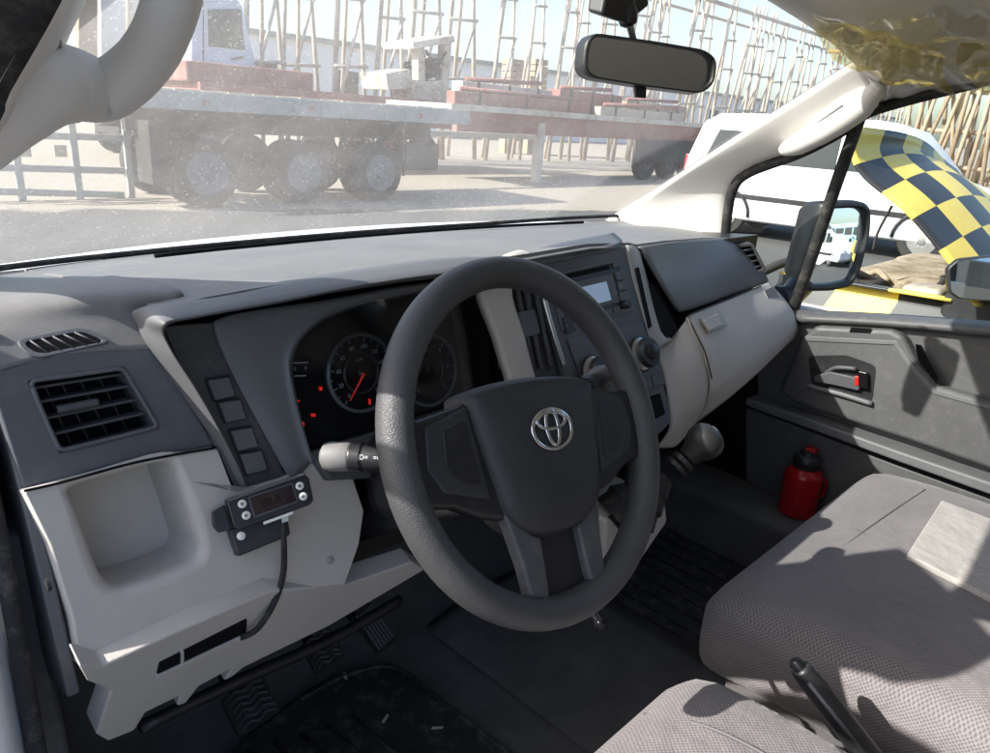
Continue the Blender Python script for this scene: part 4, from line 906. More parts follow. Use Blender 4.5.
def sheet(xs, ys, dz, bend=0.12): return [[Vector((x, y-bend*(x/0.63)**2, zr_(x)-dz(i, j))) for i, x in enumerate(xs)] for j, y in enumerate(ys)]
crumple('roof_sheet', sheet((0.42, 0.48, 0.54, 0.60, 0.66), (0.215, 0.12, 0.0, -0.14, -0.30), lambda i, j: 0.016+0.016*((i+j) % 2)), 0.010, 3, 9)
crumple('yellow_sheet', sheet((0.40, 0.48, 0.55, 0.61), (0.20, 0.13, 0.07), lambda i, j: 0.030+0.020*((i*2+j) % 3)), 0.014, 5, 9, 'wrap_yellow')
crumple('yellow_sheet', sheet((0.50, 0.56, 0.62, 0.66), (0.02, -0.04, -0.10), lambda i, j: 0.034+0.016*((i*2+j) % 3)), 0.014, 6, 9, 'wrap_yellow')
crumple('pillar_sheet', [[PX(846, 36, 0.58), PX(872, 36, 0.575), PX(905, 44, 0.575)], [PX(852, 52, 0.60), PX(880, 62, 0.59), PX(930, 58, 0.585)], [PX(866, 72, 0.615), PX(884, 84, 0.61), PX(910, 72, 0.605)], [PX(880, 94, 0.63), PX(888, 100, 0.63), PX(896, 90, 0.63)]], 0.010, 9, 9)
crumple('torn_strip', [[PX(905, 52, 0.58), PX(935, 58, 0.58), PX(990, 60, 0.59), PX(1040, 58, 0.6)], [PX(912, 62, 0.595), PX(945, 67, 0.60), PX(1000, 70, 0.60), PX(1040, 68, 0.61)]], 0.012, 12, 9)
# ================================================================== SEATS
def seat_front(q, p):
    if p[1] > 0.3: q.z -= 0.018*(p[1]-0.3)**2/0.49
    return q
ps = thing('passenger_seat', (0.36, -0.3, 0.65), 'grey woven double passenger seat with pale centre insert', 'seat')
rbox('cushion', (0.355, -0.295, 0.928), (0.36, 0.275, 0.082), 0.055, 'seat_cloth', ps, 14, 0.007, taper=seat_front)
rbox('cushion_base', (0.355, -0.32, 0.79), (0.33, 0.25, 0.13), 0.03, 'seat_vinyl', ps, 6)
zi = 1.015
ic = [PZ(940, 505, zi), PZ(905, 560, zi), PZ(1000, 617, zi), PZ(1080, 560, zi)]
pi_ = prism('pale_insert', [ic[0], ic[1], ic[2]+Vector((0, -0.10, 0)), ic[3]+Vector((0, -0.10, 0))], (0, 0, 0.012), 'seat_insert', ps, 0.004)
tube('seam', [PZ(857, 530, 1.01), PZ(905, 560, 1.013), PZ(1000, 618, 1.013), PZ(1060, 655, 1.01)], 0.0022, 'seat_vinyl', ps, 6, 8)
tube('seam', [PZ(826, 560, 1.008), PZ(880, 520, 1.012), PZ(925, 490, 1.01)], 0.0018, 'seat_vinyl', ps, 6, 8)
rot = Matrix.Rotation(radians(-14), 3, 'X')
rbox('backrest', (0.355, -0.68, 1.28), (0.355, 0.07, 0.33), 0.05, 'seat_cloth', ps, 10, 0, rot)
for x in (0.18, 0.54): rbox('headrest', (x, -0.79, 1.70), (0.12, 0.045, 0.09), 0.04, 'seat_cloth', ps, 8)
ds = thing('driver_seat', (-0.43, -0.38, 0.65), 'grey woven driver seat cushion beside the handbrake', 'seat')
rbox('cushion', (-0.435, -0.385, 0.955), (0.258, 0.285, 0.085), 0.06, 'seat_cloth', ds, 14, 0.02, taper=seat_front)
rbox('cushion_base', (-0.435, -0.40, 0.80), (0.23, 0.25, 0.14), 0.03, 'seat_vinyl', ds, 6)
tube('seam', [(-0.30, -0.62, 1.052), (-0.30, -0.40, 1.060), (-0.30, -0.22, 1.050), (-0.31, -0.125, 1.015)], 0.002, 'seat_vinyl', ds, 6, 8)
rbox('backrest', (-0.435, -0.80, 1.32), (0.25, 0.07, 0.34), 0.05, 'seat_cloth', ds, 10, 0, rot)
rbox('headrest', (-0.435, -0.90, 1.75), (0.13, 0.05, 0.09), 0.04, 'seat_cloth', ds, 8)
# ================================================================== HANDBRAKE, GEAR LEVER, PEDALS, MATS
hbk = thing('handbrake', (-0.10, -0.42, 0.9), 'black handbrake lever rising between the two seats', 'handbrake')
tp = PX(800, 668, -0.13); bt = PX(878, 768, -0.10); ax_ = (bt-tp)
tube('grip', [tp, tp.lerp(bt, 0.2), tp.lerp(bt, 0.6), bt, bt+ax_*0.8], [0.0125, 0.0145, 0.0155, 0.016, 0.017], 'black_plastic', hbk, 4, 16)
lathe('release_button', [(0.0085, 0), (0.0085, 0.012), (0.006, 0.016), (0.002, 0.017)], tp+ax_.normalized()*0.004, -ax_, 'black_gloss', hbk, 18)
tube('grip_ridge', [tp.lerp(bt, 0.15)+Vector((-0.013, 0.0, 0.008)), bt+Vector((-0.013, 0, 0.010))], 0.003, 'console_grey', hbk, 2, 8)
rbox('boot', tuple(bt+ax_*1.1+Vector((0, -0.03, -0.05))), (0.06, 0.12, 0.07), 0.03, 'rubber', hbk, 6)
gv = thing('gear_lever', tuple(PX(640, 520, -0.01)), 'grey bulb gear knob on ribbed black lever below the console', 'gear lever')
k0 = PX(703, 443, 0.08); b0 = PX(652, 490, 0.005); ga = (k0-b0).normalized()
lathe('knob', [(0.015, -0.036), (0.018, -0.032), (0.020, -0.022), (0.0265, -0.013), (0.0305, -0.002), (0.0305, 0.010), (0.026, 0.020), (0.017, 0.027), (0.008, 0.0295), (0.0, 0.030)], k0, ga, 'knob_grey', gv, 32)
lathe('knob_disc', [(0.010, 0), (0.010, 0.0012), (0.008, 0.0015)], k0+ga*0.0285, ga, 'dash_mid', gv, 28)
lathe('collar', [(0.014, 0), (0.0205, 0.003), (0.021, 0.010), (0.016, 0.013), (0.0205, 0.016), (0.021, 0.023), (0.015, 0.026)], k0-ga*0.064, ga, 'black_plastic', gv, 24)
lathe('boot', [(0.050, -0.085), (0.046, -0.065), (0.050, -0.055), (0.038, -0.035), (0.040, -0.028), (0.027, -0.008), (0.028, -0.002), (0.018, 0.012), (0.014, 0.02)], b0+ga*0.010, ga, 'rubber', gv, 24)
def pedal(px, py, z, w, h, label, chev, rotz=0.0):
    c = PZ(px, py, z); o = thing('pedal', tuple(c), label, 'pedal')
    tl = radians(42); rx = Vector((cos(rotz), sin(rotz), 0)); ry = Vector((-sin(rotz)*cos(tl), cos(rotz)*cos(tl), sin(tl))); nz = rx.cross(ry)
    def q(u, v, t=0): return c+rx*u+ry*v+nz*t
    prism('pad', rounded([q(-w/2, -h/2), q(w/2, -h/2), q(w/2, h/2), q(-w/2, h/2)], 0.008, 3), -nz*0.012, 'rubber', o, 0.003)
    V, F = [], []
    if chev:
        for k in range(6):
            v0 = -h/2+h*(k+0.5)/6.4
            pts = [(-w*0.42, v0), (-w*0.21, v0+0.006), (0, v0), (w*0.21, v0+0.006), (w*0.42, v0)]
            for (a, b), (a2, b2) in zip(pts, pts[1:]):
                i = len(V); V += [q(a, b, 0.0), q(a2, b2, 0.0), q(a2, b2+0.003, 0.003), q(a, b+0.003, 0.003), q(a, b+0.005, 0), q(a2, b2+0.005, 0)]; F += [(i, i+1, i+2, i+3), (i+3, i+2, i+5, i+4)]
    else:
        for k in range(6):
            u0 = -w*0.4+w*0.8*k/5
            i = len(V); V += [q(u0-0.0025, -h*.42, 0), q(u0-0.0025, h*.42, 0), q(u0, h*.42, 0.004), q(u0, -h*.42, 0.004), q(u0+0.0025, h*.42, 0), q(u0+0.0025, -h*.42, 0)]; F += [(i, i+1, i+2, i+3), (i+3, i+2, i+4, i+5)]
    mk('tread', V, F, 'console_grey', o)
    tube('arm', [q(0, 0.01, -0.012), q(0, 0.05, -0.06)+Vector((0, 0.02, 0.03)), q(0, 0.06, -0.05)+Vector((0.0, 0.08, 0.20))], 0.009, 'black_plastic', o, 4, 8)
pedal(252, 705, 0.76, 0.075, 0.065, 'clutch pedal with zigzag rubber pad, under the pale leg of the dash', True, 0.1)
pedal(324, 650, 0.79, 0.06, 0.055, 'middle brake pedal, a small ribbed rubber pad in the footwell shade', True, 0.1)
pedal(375, 627, 0.77, 0.048, 0.085, 'tall narrow accelerator pedal with straight lengthwise ribs', False, 0.25)
fm = thing('floor_mat', (-0.45, 0.2, 0.66), 'black ribbed rubber mat in the driver footwell', 'floor mat')
mz = 0.668
prism('sheet', rounded([PZ(390, 668, mz), PZ(512, 756, mz), (-0.20, -0.25, mz), (-0.74, -0.25, mz), (-0.74, 0.30, mz), PZ(240, 745, mz), PZ(300, 700, mz), PZ(330, 678, mz)], 0.03, 3), (0, 0, 0.006), 'mat_rubber', fm, 0.002)
tube('raised_edge', [PZ(300, 700, mz+.006), PZ(345, 676, mz+.006), PZ(395, 668, mz+.006), PZ(450, 708, mz+.006), PZ(520, 762, mz+.006)], 0.005, 'mat_rubber', fm, 6, 8)
for k in range(5):
    a, b = PZ(352-k*26, 716+k*9, mz+.006), PZ(420-k*26, 775+k*9, mz+.006); tube('rib', [a, b], 0.004, 'mat_rubber', fm, seg=8)
fm2 = thing('floor_mat', (0.5, 0.1, 0.655), 'dark patterned carpet mat on the passenger floor', 'floor mat')
prism('sheet', rounded([(0.275, -0.25, 0.657), (0.62, -0.25, 0.657), (0.62, 0.5, 0.665), (0.275, 0.5, 0.665)], 0.03, 3), (0, 0, 0.008), 'mat_rubber', fm2, 0.002)
for k in range(7): tube('rib', [(0.30+k*0.045, -0.2, 0.666), (0.30+k*0.045, 0.45, 0.674)], 0.003, 'rubber', fm2, seg=6)
for i, (x, y, a) in enumerate(((385, 719, 0.5), (345, 676, 1.2), (437, 728, -0.6))):
    c = PZ(x, y, 0.677); u = Vector((cos(a), sin(a), 0)); v = Vector((-sin(a), cos(a), 0))
    s = prism('paper_scrap', [c-u*.010-v*.0025, c+u*.009-v*.003, c+u*.011+v*.001, c-u*.008+v*.003], (0, 0, 0.001), 'dash_light', None)
    tag(s, 'tiny pale scrap of litter lying on the driver floor', 'litter', 'litter scraps on the driver floor')
# ================================================================== RED FLASK
fb = PX(797, 507, 0.735); fb.z = 0.8005
fl = thing('flask', tuple(fb), 'red metal flask with dark screw cap and carry loop by the passenger door', 'flask')
S_ = 0.98
lathe('body', [(0.038, 0.0), (0.043, 0.004), (0.044, 0.012), (0.044, 0.100), (0.042, 0.108), (0.034, 0.117), (0.028, 0.122)], fb, (0.04, 0.02, 1), 'red_paint', fl, 32)
cpn = lathe('cap', [(0.029, 0.120), (0.031, 0.122), (0.031, 0.130), (0.0285, 0.131), (0.0285, 0.134), (0.031, 0.135), (0.031, 0.146), (0.028, 0.150), (0.019, 0.154), (0.018, 0.162), (0.012, 0.164)], fb, (0.04, 0.02, 1), 'black_plastic', fl, 24)
prism('spout_flap', [fb+Vector((0.0, -0.012, 0.158)), fb+Vector((0.03, -0.012, 0.155)), fb+Vector((0.03, 0.012, 0.155)), fb+Vector((0, 0.012, 0.158))], (0, 0, 0.012), 'red_paint', cpn, 0.003)
cr = RT.copy(); cr.z = 0; cr.normalize()
tube('carry_loop', [fb+cr*0.040+Vector((0, 0, 0.092)), fb+cr*0.054+Vector((0, 0, 0.090)), fb+cr*0.057+Vector((0, 0, 0.072)), fb+cr*0.054+Vector((0, 0, 0.050)), fb+cr*0.042+Vector((0, 0, 0.046))], 0.0042, 'red_paint', fl, 5, 10)
# ================================================================== TEMPERATURE CONTROLLER
tc0 = YZ(266, 508, KA, 0.03)
tcr = thing('temperature_controller', tuple(YZ(270, 530, KA)), 'small black digital temperature controller stuck on the knee panel', 'controller')
cn = (CAM-tc0).normalized()*0.75+Vector((0, -0.55, 0.35)); cn.normalize()
def tp_(x, y, h=0.0): return PL(x, y, tc0+cn*h, cn)
front = [(226, 499), (303, 474), (309, 477), (314, 500), (310, 505), (239, 530), (234, 527)]
bd = prism('case', [tp_(*p) for p in front], -cn*0.016, 'black_plastic', tcr, 0.002)
prism('visor', [tp_(*p, 0.0) for p in ((226, 499), (303, 473), (306, 475), (229, 502))], cn*0.004, 'console_grey', bd, 0.001)
prism('display', [tp_(*p, 0.0) for p in ((249.5, 498), (291, 484.5), (296.5, 501), (255, 516))], cn*0.0008, 'lcd_dark', bd)
prism('display_bezel', [tp_(*p, 0.0) for p in ((248, 497), (292, 483), (298, 502), (254, 518))], cn*0.0005, 'console_grey', bd)
xd = (tp_(300, 488)-tp_(235, 509)).normalized(); yd = cn.cross(xd)
text('digits', '88.8', 0.013, tp_(271, 501, 0.0010), xd, yd, 'black_gloss', bd, depth=0.0001)
for (x, y) in ((242, 504), (246, 515.5), (299.5, 486), (303, 496.5)):
    bt_ = lathe('button', [(0.0045, 0), (0.0045, 0.002), (0.0035, 0.0026)], tp_(x, y), cn, 'button_white', bd, 16)
    lathe('button_mark', [(0.0017, 0), (0.0017, 0.0002)], tp_(x, y, 0.0026), cn, 'dash_mid', bt_, 10)
prism('maker_plate', [tp_(*p) for p in ((263, 522), (292.5, 511.5), (293, 514), (263.8, 524.8))], cn*0.0006, 'button_white', bd)
prism('bracket', [tp_(*p, -0.006) for p in ((212, 512), (225, 504), (232, 529), (219, 533), (213, 526))], -cn*0.008, 'black_plastic', tcr, 0.002)
prism('relay_box', [tp_(*p, -0.010) for p in ((228, 529), (287, 512), (291, 535), (238, 557))], -cn*0.022, 'black_plastic', tcr, 0.003)
lathe('screw', [(0.0045, 0), (0.0045, 0.002), (0.003, 0.003)], tp_(241, 536, -0.010), cn, 'button_white', tcr, 16)
tube('cable', [tp_(283, 520, -0.012), tp_(284, 545, -0.010), YZ(283, 575, KA, 0.012), YZ(274, 603, KA, 0.010), YZ(258, 628, KB, 0.008), YZ(243, 637, KB, 0.004), YZ(238, 636, KB, -0.02)], [0.003, 0.0033, 0.0036, 0.0036, 0.0036, 0.0036, 0.0036], 'rubber', tcr, 8, 10)
prism('cable_tag', [tp_(281, 517, -0.009), tp_(288, 515, -0.009), tp_(288, 521, -0.009), tp_(282, 523, -0.009)], cn*0.002, 'button_white', tcr)
# ================================================================== OUTSIDE
def outmat(name, cols, scale=1.5, rough=0.85, bump=0.0, bscale=30, detail=8.0):
    m, nt, b = newmat(name); co = coords(nt); L = nt.links.new
    n1 = N(nt, 'ShaderNodeTexNoise', Scale=scale, Detail=detail, Roughness=0.7); L(co, n1.inputs['Vector'])
    r = N(nt, 'ShaderNodeValToRGB'); e = r.color_ramp.elements
    e[0].position = 0.30; e[0].color = (*cols[0], 1); e[1].position = 0.70; e[1].color = (*cols[-1], 1)
    for k, c in enumerate(cols[1:-1]):
        x = e.new(0.30+0.40*(k+1)/(len(cols)-1)); x.color = (*c, 1)
    L(n1.outputs['Fac'], r.inputs[0]); L(r.outputs[0], b.inputs['Base Color']); b.inputs['Roughness'].default_value = rough
    b.inputs['Specular IOR Level'].default_value = 0.25
    if bump:
        n2 = N(nt, 'ShaderNodeTexNoise', Scale=bscale, Detail=6.0); L(co, n2.inputs['Vector'])
        bp = N(nt, 'ShaderNodeBump', Strength=bump, Distance=0.03); L(n2.outputs['Fac'], bp.inputs['Height']); L(bp.outputs[0], b.inputs['Normal'])
    return m
outmat('rust_red', [(0.20, 0.075, 0.06), (0.28, 0.13, 0.11), (0.32, 0.20, 0.17)], 2.2)
outmat('timber_pale', [(0.22, 0.17, 0.13), (0.46, 0.39, 0.32), (0.60, 0.55, 0.48)], 0.9, 0.9)
outmat('grey_steel', [(0.20, 0.22, 0.22), (0.30, 0.32, 0.32), (0.36, 0.36, 0.34)], 2.5, 0.6)
outmat('chassis', [(0.025, 0.024, 0.024), (0.06, 0.055, 0.05)], 2.0)
outmat('tyre', [(0.022, 0.022, 0.022), (0.05, 0.047, 0.044)], 4.0)
outmat('wheel_steel', [(0.07, 0.085, 0.10), (0.16, 0.18, 0.20)], 5.0, 0.7)
outmat('timber', [(0.26, 0.19, 0.13), (0.40, 0.31, 0.22), (0.46, 0.38, 0.30)], 1.1, 0.9)
outmat('plank', [(0.34, 0.29, 0.23), (0.48, 0.42, 0.34)], 3.0, 0.9)
outmat('white_wall', [(0.70, 0.70, 0.69), (0.80, 0.80, 0.79)], 0.4, 0.85)
outmat('cab_blue', [(0.42, 0.50, 0.62), (0.50, 0.58, 0.70)], 1.0, 0.35)
outmat('cream_steel', [(0.20, 0.15, 0.12), (0.48, 0.44, 0.38), (0.56, 0.53, 0.48)], 2.2, 0.7)
outmat('paint_yellow', [(0.70, 0.51, 0.07), (0.82, 0.64, 0.14)], 3.0, 0.35)
outmat('paint_black', [(0.022, 0.022, 0.024), (0.04, 0.04, 0.042)], 3.0, 0.35)
outmat('engine_brown', [(0.12, 0.085, 0.055), (0.30, 0.24, 0.17), (0.42, 0.36, 0.28)], 9.0, 0.8)
outmat('body_white', [(0.76, 0.77, 0.78), (0.80, 0.81, 0.82)], 1.0, 0.3)
outmat('bus_blue', [(0.30, 0.48, 0.62), (0.36, 0.54, 0.68)], 1.0, 0.35)
# ground: worn asphalt beside the van, pale sand beyond; the border wanders
m, nt, b = newmat('ground_mix'); co = coords(nt); L = nt.links.new
sx = N(nt, 'ShaderNodeSeparateXYZ'); L(co, sx.inputs[0])
nz = N(nt, 'ShaderNodeTexNoise', Scale=0.5, Detail=8.0, Roughness=0.7); L(co, nz.inputs['Vector'])
wv_ = N(nt, 'ShaderNodeMath', operation='MULTIPLY_ADD'); wv_.inputs[1].default_value = 2.2; L(nz.outputs['Fac'], wv_.inputs[0])
xa = N(nt, 'ShaderNodeMath', operation='MULTIPLY_ADD'); xa.inputs[1].default_value = 0.32; L(sx.outputs[0], xa.inputs[0]); L(sx.outputs[1], xa.inputs[2]); L(xa.outputs[0], wv_.inputs[2])
sand_y = ramp(nt, wv_.outputs[0], 0.0, 1.0, (0, 0, 0), (1, 1, 1))
mp = N(nt, 'ShaderNodeMapRange'); mp.inputs[1].default_value = 13.1; mp.inputs[2].default_value = 13.35; L(wv_.outputs[0], mp.inputs[0])
n2 = N(nt, 'ShaderNodeTexNoise', Scale=9.0, Detail=10.0, Roughness=0.75); L(co, n2.inputs['Vector'])
asp = ramp(nt, n2.outputs['Fac'], 0.3, 0.75, (0.062, 0.061, 0.060), (0.105, 0.102, 0.097))
snd = ramp(nt, n2.outputs['Fac'], 0.3, 0.75, (0.26, 0.225, 0.18), (0.36, 0.32, 0.265))
mx = N(nt, 'ShaderNodeMix', data_type='RGBA'); L(mp.outputs[0], mx.inputs[0]); L(asp, mx.inputs[6]); L(snd, mx.inputs[7]); L(mx.outputs[2], b.inputs['Base Color'])
b.inputs['Roughness'].default_value = 0.95
bp = N(nt, 'ShaderNodeBump', Strength=0.5, Distance=0.03); L(n2.outputs['Fac'], bp.inputs['Height']); L(bp.outputs[0], b.inputs['Normal'])
g = mk('ground', [(-900, -900, 0), (900, -900, 0), (900, 900, 0), (-900, 900, 0)], [(0, 1, 2, 3)], m); g['kind'] = 'structure'
# ---------------------------------------------------------------- wheels
def wheel(par, c, r, w, ax=Vector((0, 1, 0)), rimmat='wheel_steel', hub=True):
    """tyre with rim facing -ax"""
    c = Vector(c); f = -ax
    ty = lathe('wheel', [(r*0.56, 0), (r*0.60, w*0.02), (r*0.86, 0.0), (r*0.96, w*0.08), (r, w*0.22), (r, w*0.78), (r*0.95, w*0.95), (r*0.6, w)], c-f*w, f, 'tyre', par, 30)
    lathe('rim', [(r*0.62, 0.004), (r*0.60, 0.012), (r*0.56, 0.0), (r*0.50, -w*0.16), (r*0.36, -w*0.18), (r*0.33, -w*0.02), (r*0.20, w*0.02), (r*0.16, w*0.12), (r*0.03, w*0.13)], c, f, rimmat, ty, 30)
    u_, v_ = frame_of(f); V, F = [], []
    for k in range(10):
        a = 2*pi*k/10; o_c = c+(u_*cos(a)+v_*sin(a))*r*0.27
        i0 = len(V)
        for h in (0.0, w*0.10):
            V += [o_c+f*h+(u_*cos(2*pi*j/6)+v_*sin(2*pi*j/6))*r*0.035 for j in range(6)]
        F += [(i0+j, i0+(j+1) % 6, i0+6+(j+1) % 6, i0+6+j) for j in range(6)]+[tuple(range(i0+6, i0+12))]
    mk('wheel_nuts', V, F, 'grey_steel', ty)
    V, F = [], []
    for k in range(8):
        a = 2*pi*(k+0.5)/8; o_c = c+(u_*cos(a)+v_*sin(a))*r*0.43-f*(w*0.165); i0 = len(V)
        V += [o_c+(u_*cos(2*pi*j/8)+v_*sin(2*pi*j/8))*r*0.062 for j in range(8)]+[o_c+f*0.006+(u_*cos(2*pi*j/8)+v_*sin(2*pi*j/8))*r*0.062 for j in range(8)]
        F += [tuple(range(i0+8, i0+16))]+[(i0+j, i0+(j+1) % 8, i0+8+(j+1) % 8, i0+8+j) for j in range(8)]
    mk('hand_holes', V, F, 'chassis', ty)
    return ty
# ---------------------------------------------------------------- grey flatbed, side-on to the van
ft = thing('flatbed_truck', (5.6, 12, 0), 'long grey flatbed trailer on three wheels, dark underneath, standing across the lot', 'trailer')
def bxx(nm, x0, x1, y0, y1, z0, z1, mat, par, bev=0.01): return box(nm, ((x0+x1)/2, (y0+y1)/2, (z0+z1)/2), (x1-x0, y1-y0, z1-z0), mat, par, bev)
XR = PY(468, 128, 10.75).x; XL = PY(118, 100, 10.75).x; zt = PY(300, 99, 10.75).z
bxx('side_rail', XL, XR, 10.72, 10.84, zt-0.26, zt, 'grey_steel', ft)
bxx('side_rail', XL, XR, 13.1, 13.2, zt-0.26, zt, 'grey_steel', ft)
npl = 16
for k in range(npl):
    a = XL+(XR-XL)*k/npl; bxx('deck_plank', a+0.01, a+(XR-XL)/npl-0.01, 10.85, 13.1, zt-0.05, zt+0.02+0.01*random.random(), 'plank', ft, 0.005)
for y in (11.4, 12.5): bxx('chassis_beam', XL+0.3, XR-0.4, y, y+0.15, zt-0.6, zt-0.06, 'chassis', ft)
for k in range(9):
    a = XL+0.4+(XR-XL-0.8)*k/8; bxx('cross_member', a, a+0.08, 10.86, 13.08, zt-0.24, zt-0.06, 'chassis', ft)
wr_ = 0.52
for px, py in ((205, 207), (310, 206), (390, 204)):
    c = PZ(px, py, 0.0); 
    wheel(ft, (c.x, 10.85, wr_), wr_, 0.30); wheel(ft, (c.x, 11.20, wr_), wr_, 0.28)
    wheel(ft, (c.x, 12.75, wr_), wr_, 0.30)
    lathe('axle', [(0.07, 0), (0.07, 1.8)], (c.x, 11.0, wr_), (0, 1, 0), 'chassis', ft, 12)
    tube('mud_flap', [(c.x+0.62, 11.0, zt-0.3), (c.x+0.66, 11.0, 0.45)], 0.03, 'rubber', ft, seg=6)
bxx('tool_box', XR-1.35, XR-0.55, 10.95, 11.4, 0.55, 1.05, 'chassis', ft, 0.03)
bxx('mud_panel', PY(150, 150, 10.95).x, PY(170, 150, 10.95).x, 10.95, 11.5, 0.35, 1.25, 'chassis', ft, 0.02)
for i_m, xm in enumerate((0.18, 0.45, 0.8)): bxx('side_marker', XL+(XR-XL)*xm, XL+(XR-XL)*xm+0.10, 10.70, 10.72, zt-0.18, zt-0.10, 'rust_red', ft, 0.005)
# grey guard frame of rails at its left
gf = thing('guard_frame', (2.4, 12.4, 0), 'pale grey steel guard frame of rails left of the flatbed wheels', 'frame')
GY = 12.3
def gp_(x, y): return PY(x, y, GY)
for y0 in (116, 137, 170, 194):
    a, c = gp_(-60, y0-4), gp_(125, y0+1); prism('rail', [a+Vector((0, 0, -0.05)), c+Vector((0, 0, -0.05)), c+Vector((0, 0, 0.05)), a+Vector((0, 0, 0.05))], (0, 0.06, 0), 'grey_steel', gf, 0.01)
for x0 in (124, 70, 10): 
    a, c = gp_(x0, 108), gp_(x0+3, 198); c.z = max(c.z, 0.0)
    prism('post', [a+Vector((-0.05, -0.01, 0)), a+Vector((0.05, -0.01, 0)), Vector((a.x+0.05, GY-0.01, 0)), Vector((a.x-0.05, GY-0.01, 0))], (0, 0.08, 0), 'grey_steel', gf, 0.01)
for x0, x1 in ((20, 36), (58, 72)):
    a, c = gp_(x0, 146), gp_(x1, 158); bxx('torn_panel', a.x, c.x, GY+0.2, GY+0.24, min(a.z, c.z), max(a.z, c.z), 'plank', gf, 0.0)
# ---------------------------------------------------------------- rusty low loader behind, with machinery
rl_ = thing('low_loader', (8, 17, 0), 'rusty red low loader with pale machinery on its deck, behind the grey flatbed', 'trailer')
RY = 16.5
a, c = PY(200, 82, RY), PY(450, 108, RY); zr = PY(330, 92, RY).z
bxx('deck', a.x, c.x+0.5, RY, RY+2.6, zr-0.5, zr, 'rust_red', rl_)
bxx('gooseneck', a.x-0.2, a.x+3.0, RY+0.2, RY+2.4, zr-0.02, zr+0.42, 'rust_red', rl_, 0.05)
for k in range(7): bxx('stake', a.x+0.5+k*1.5, a.x+0.62+k*1.5, RY-0.05, RY-0.001, zr-0.45, zr-0.05, 'rust_red', rl_, 0.0)
for k in range(4): wheel(rl_, (c.x-4.2+k*1.15, RY+0.15, 0.5), 0.5, 0.3, rimmat='rust_red')
def onpx(nm, pts, y, t, mat, par, bev=0.02): return prism(nm, [PY(x, yy, y) for x, yy in pts], (0, t, 0), mat, par, bev)
onpx('counterweight', [(386, 73), (410, 69), (413, 88), (388, 90)], RY+0.3, 1.2, 'cream_steel', rl_)
onpx('mast_post', [(418, 46), (425, 45), (426, 100), (419, 100)], RY+0.3, 0.3, 'cream_steel', rl_)
onpx('mast_post', [(445, 42), (452, 41), (448, 104), (440, 104)], RY+0.3, 0.3, 'cream_steel', rl_)
onpx('canopy', [(413, 42), (454, 35), (455, 42), (414, 49)], RY+0.1, 1.4, 'cream_steel', rl_)
onpx('winch', [(424, 62), (444, 58), (444, 76), (424, 80)], RY+0.4, 0.9, 'chassis', rl_)
onpx('engine_cover', [(412, 82), (442, 80), (442, 104), (412, 104)], RY+0.25, 1.0, 'cream_steel', rl_)
onpx('fuel_tank', [(452, 88), (478, 90), (481, 106), (452, 106)], RY+0.2, 0.6, 'cream_steel', rl_)
tube('hose', [PY(426, 50, RY+.2), PY(436, 66, RY+.2), PY(446, 52, RY+.2)], 0.04, 'chassis', rl_, 5, 8)
# second trailer, further right
tr = thing('rusty_trailer', (14.5, 14, 0), 'long rusty trailer with pale deck edge standing on a white leg', 'trailer')
TY = 13.2; a, c = PY(452, 100, TY), PY(672, 132, TY); zt2 = PY(560, 112, TY).z
bxx('deck', a.x, c.x+3, TY, TY+2.5, zt2-0.14, zt2, 'cream_steel', tr)
bxx('side_beam', a.x+0.3, c.x+3, TY+0.12, TY+0.3, zt2-0.62, zt2-0.141, 'rust_red', tr)
bxx('side_beam', a.x+0.3, c.x+3, TY+2.0, TY+2.2, zt2-0.62, zt2-0.141, 'rust_red', tr)
bxx('cross_beam', a.x+1, a.x+1.2, TY+0.3, TY+2.0, zt2-0.5, zt2-0.142, 'rust_red', tr)
bxx('landing_leg', PZ(535, 182, 0).x-0.12, PZ(535, 182, 0).x+0.12, TY+0.05, TY+0.25, 0.0, zt2-0.3, 'cream_steel', tr, 0.02)
bxx('foot_plate', PZ(535, 182, 0).x-0.25, PZ(535, 182, 0).x+0.25, TY, TY+0.35, 0.0, 0.04, 'cream_steel', tr, 0.01)
bxx('step_board', a.x-1.0, a.x+2.6, TY-0.4, TY-0.2, zt2-0.72, zt2-0.60, 'plank', tr, 0.01)
for k in range(3): wheel(tr, (c.x-1.0+k*1.3, TY+0.1, 0.5), 0.5, 0.3, rimmat='chassis')
bxx('fender_plate', c.x-1.8, c.x+3, TY+0.02, TY+0.1, 0.55, zt2-0.60, 'chassis', tr, 0.02)
rnd = random.Random(31)
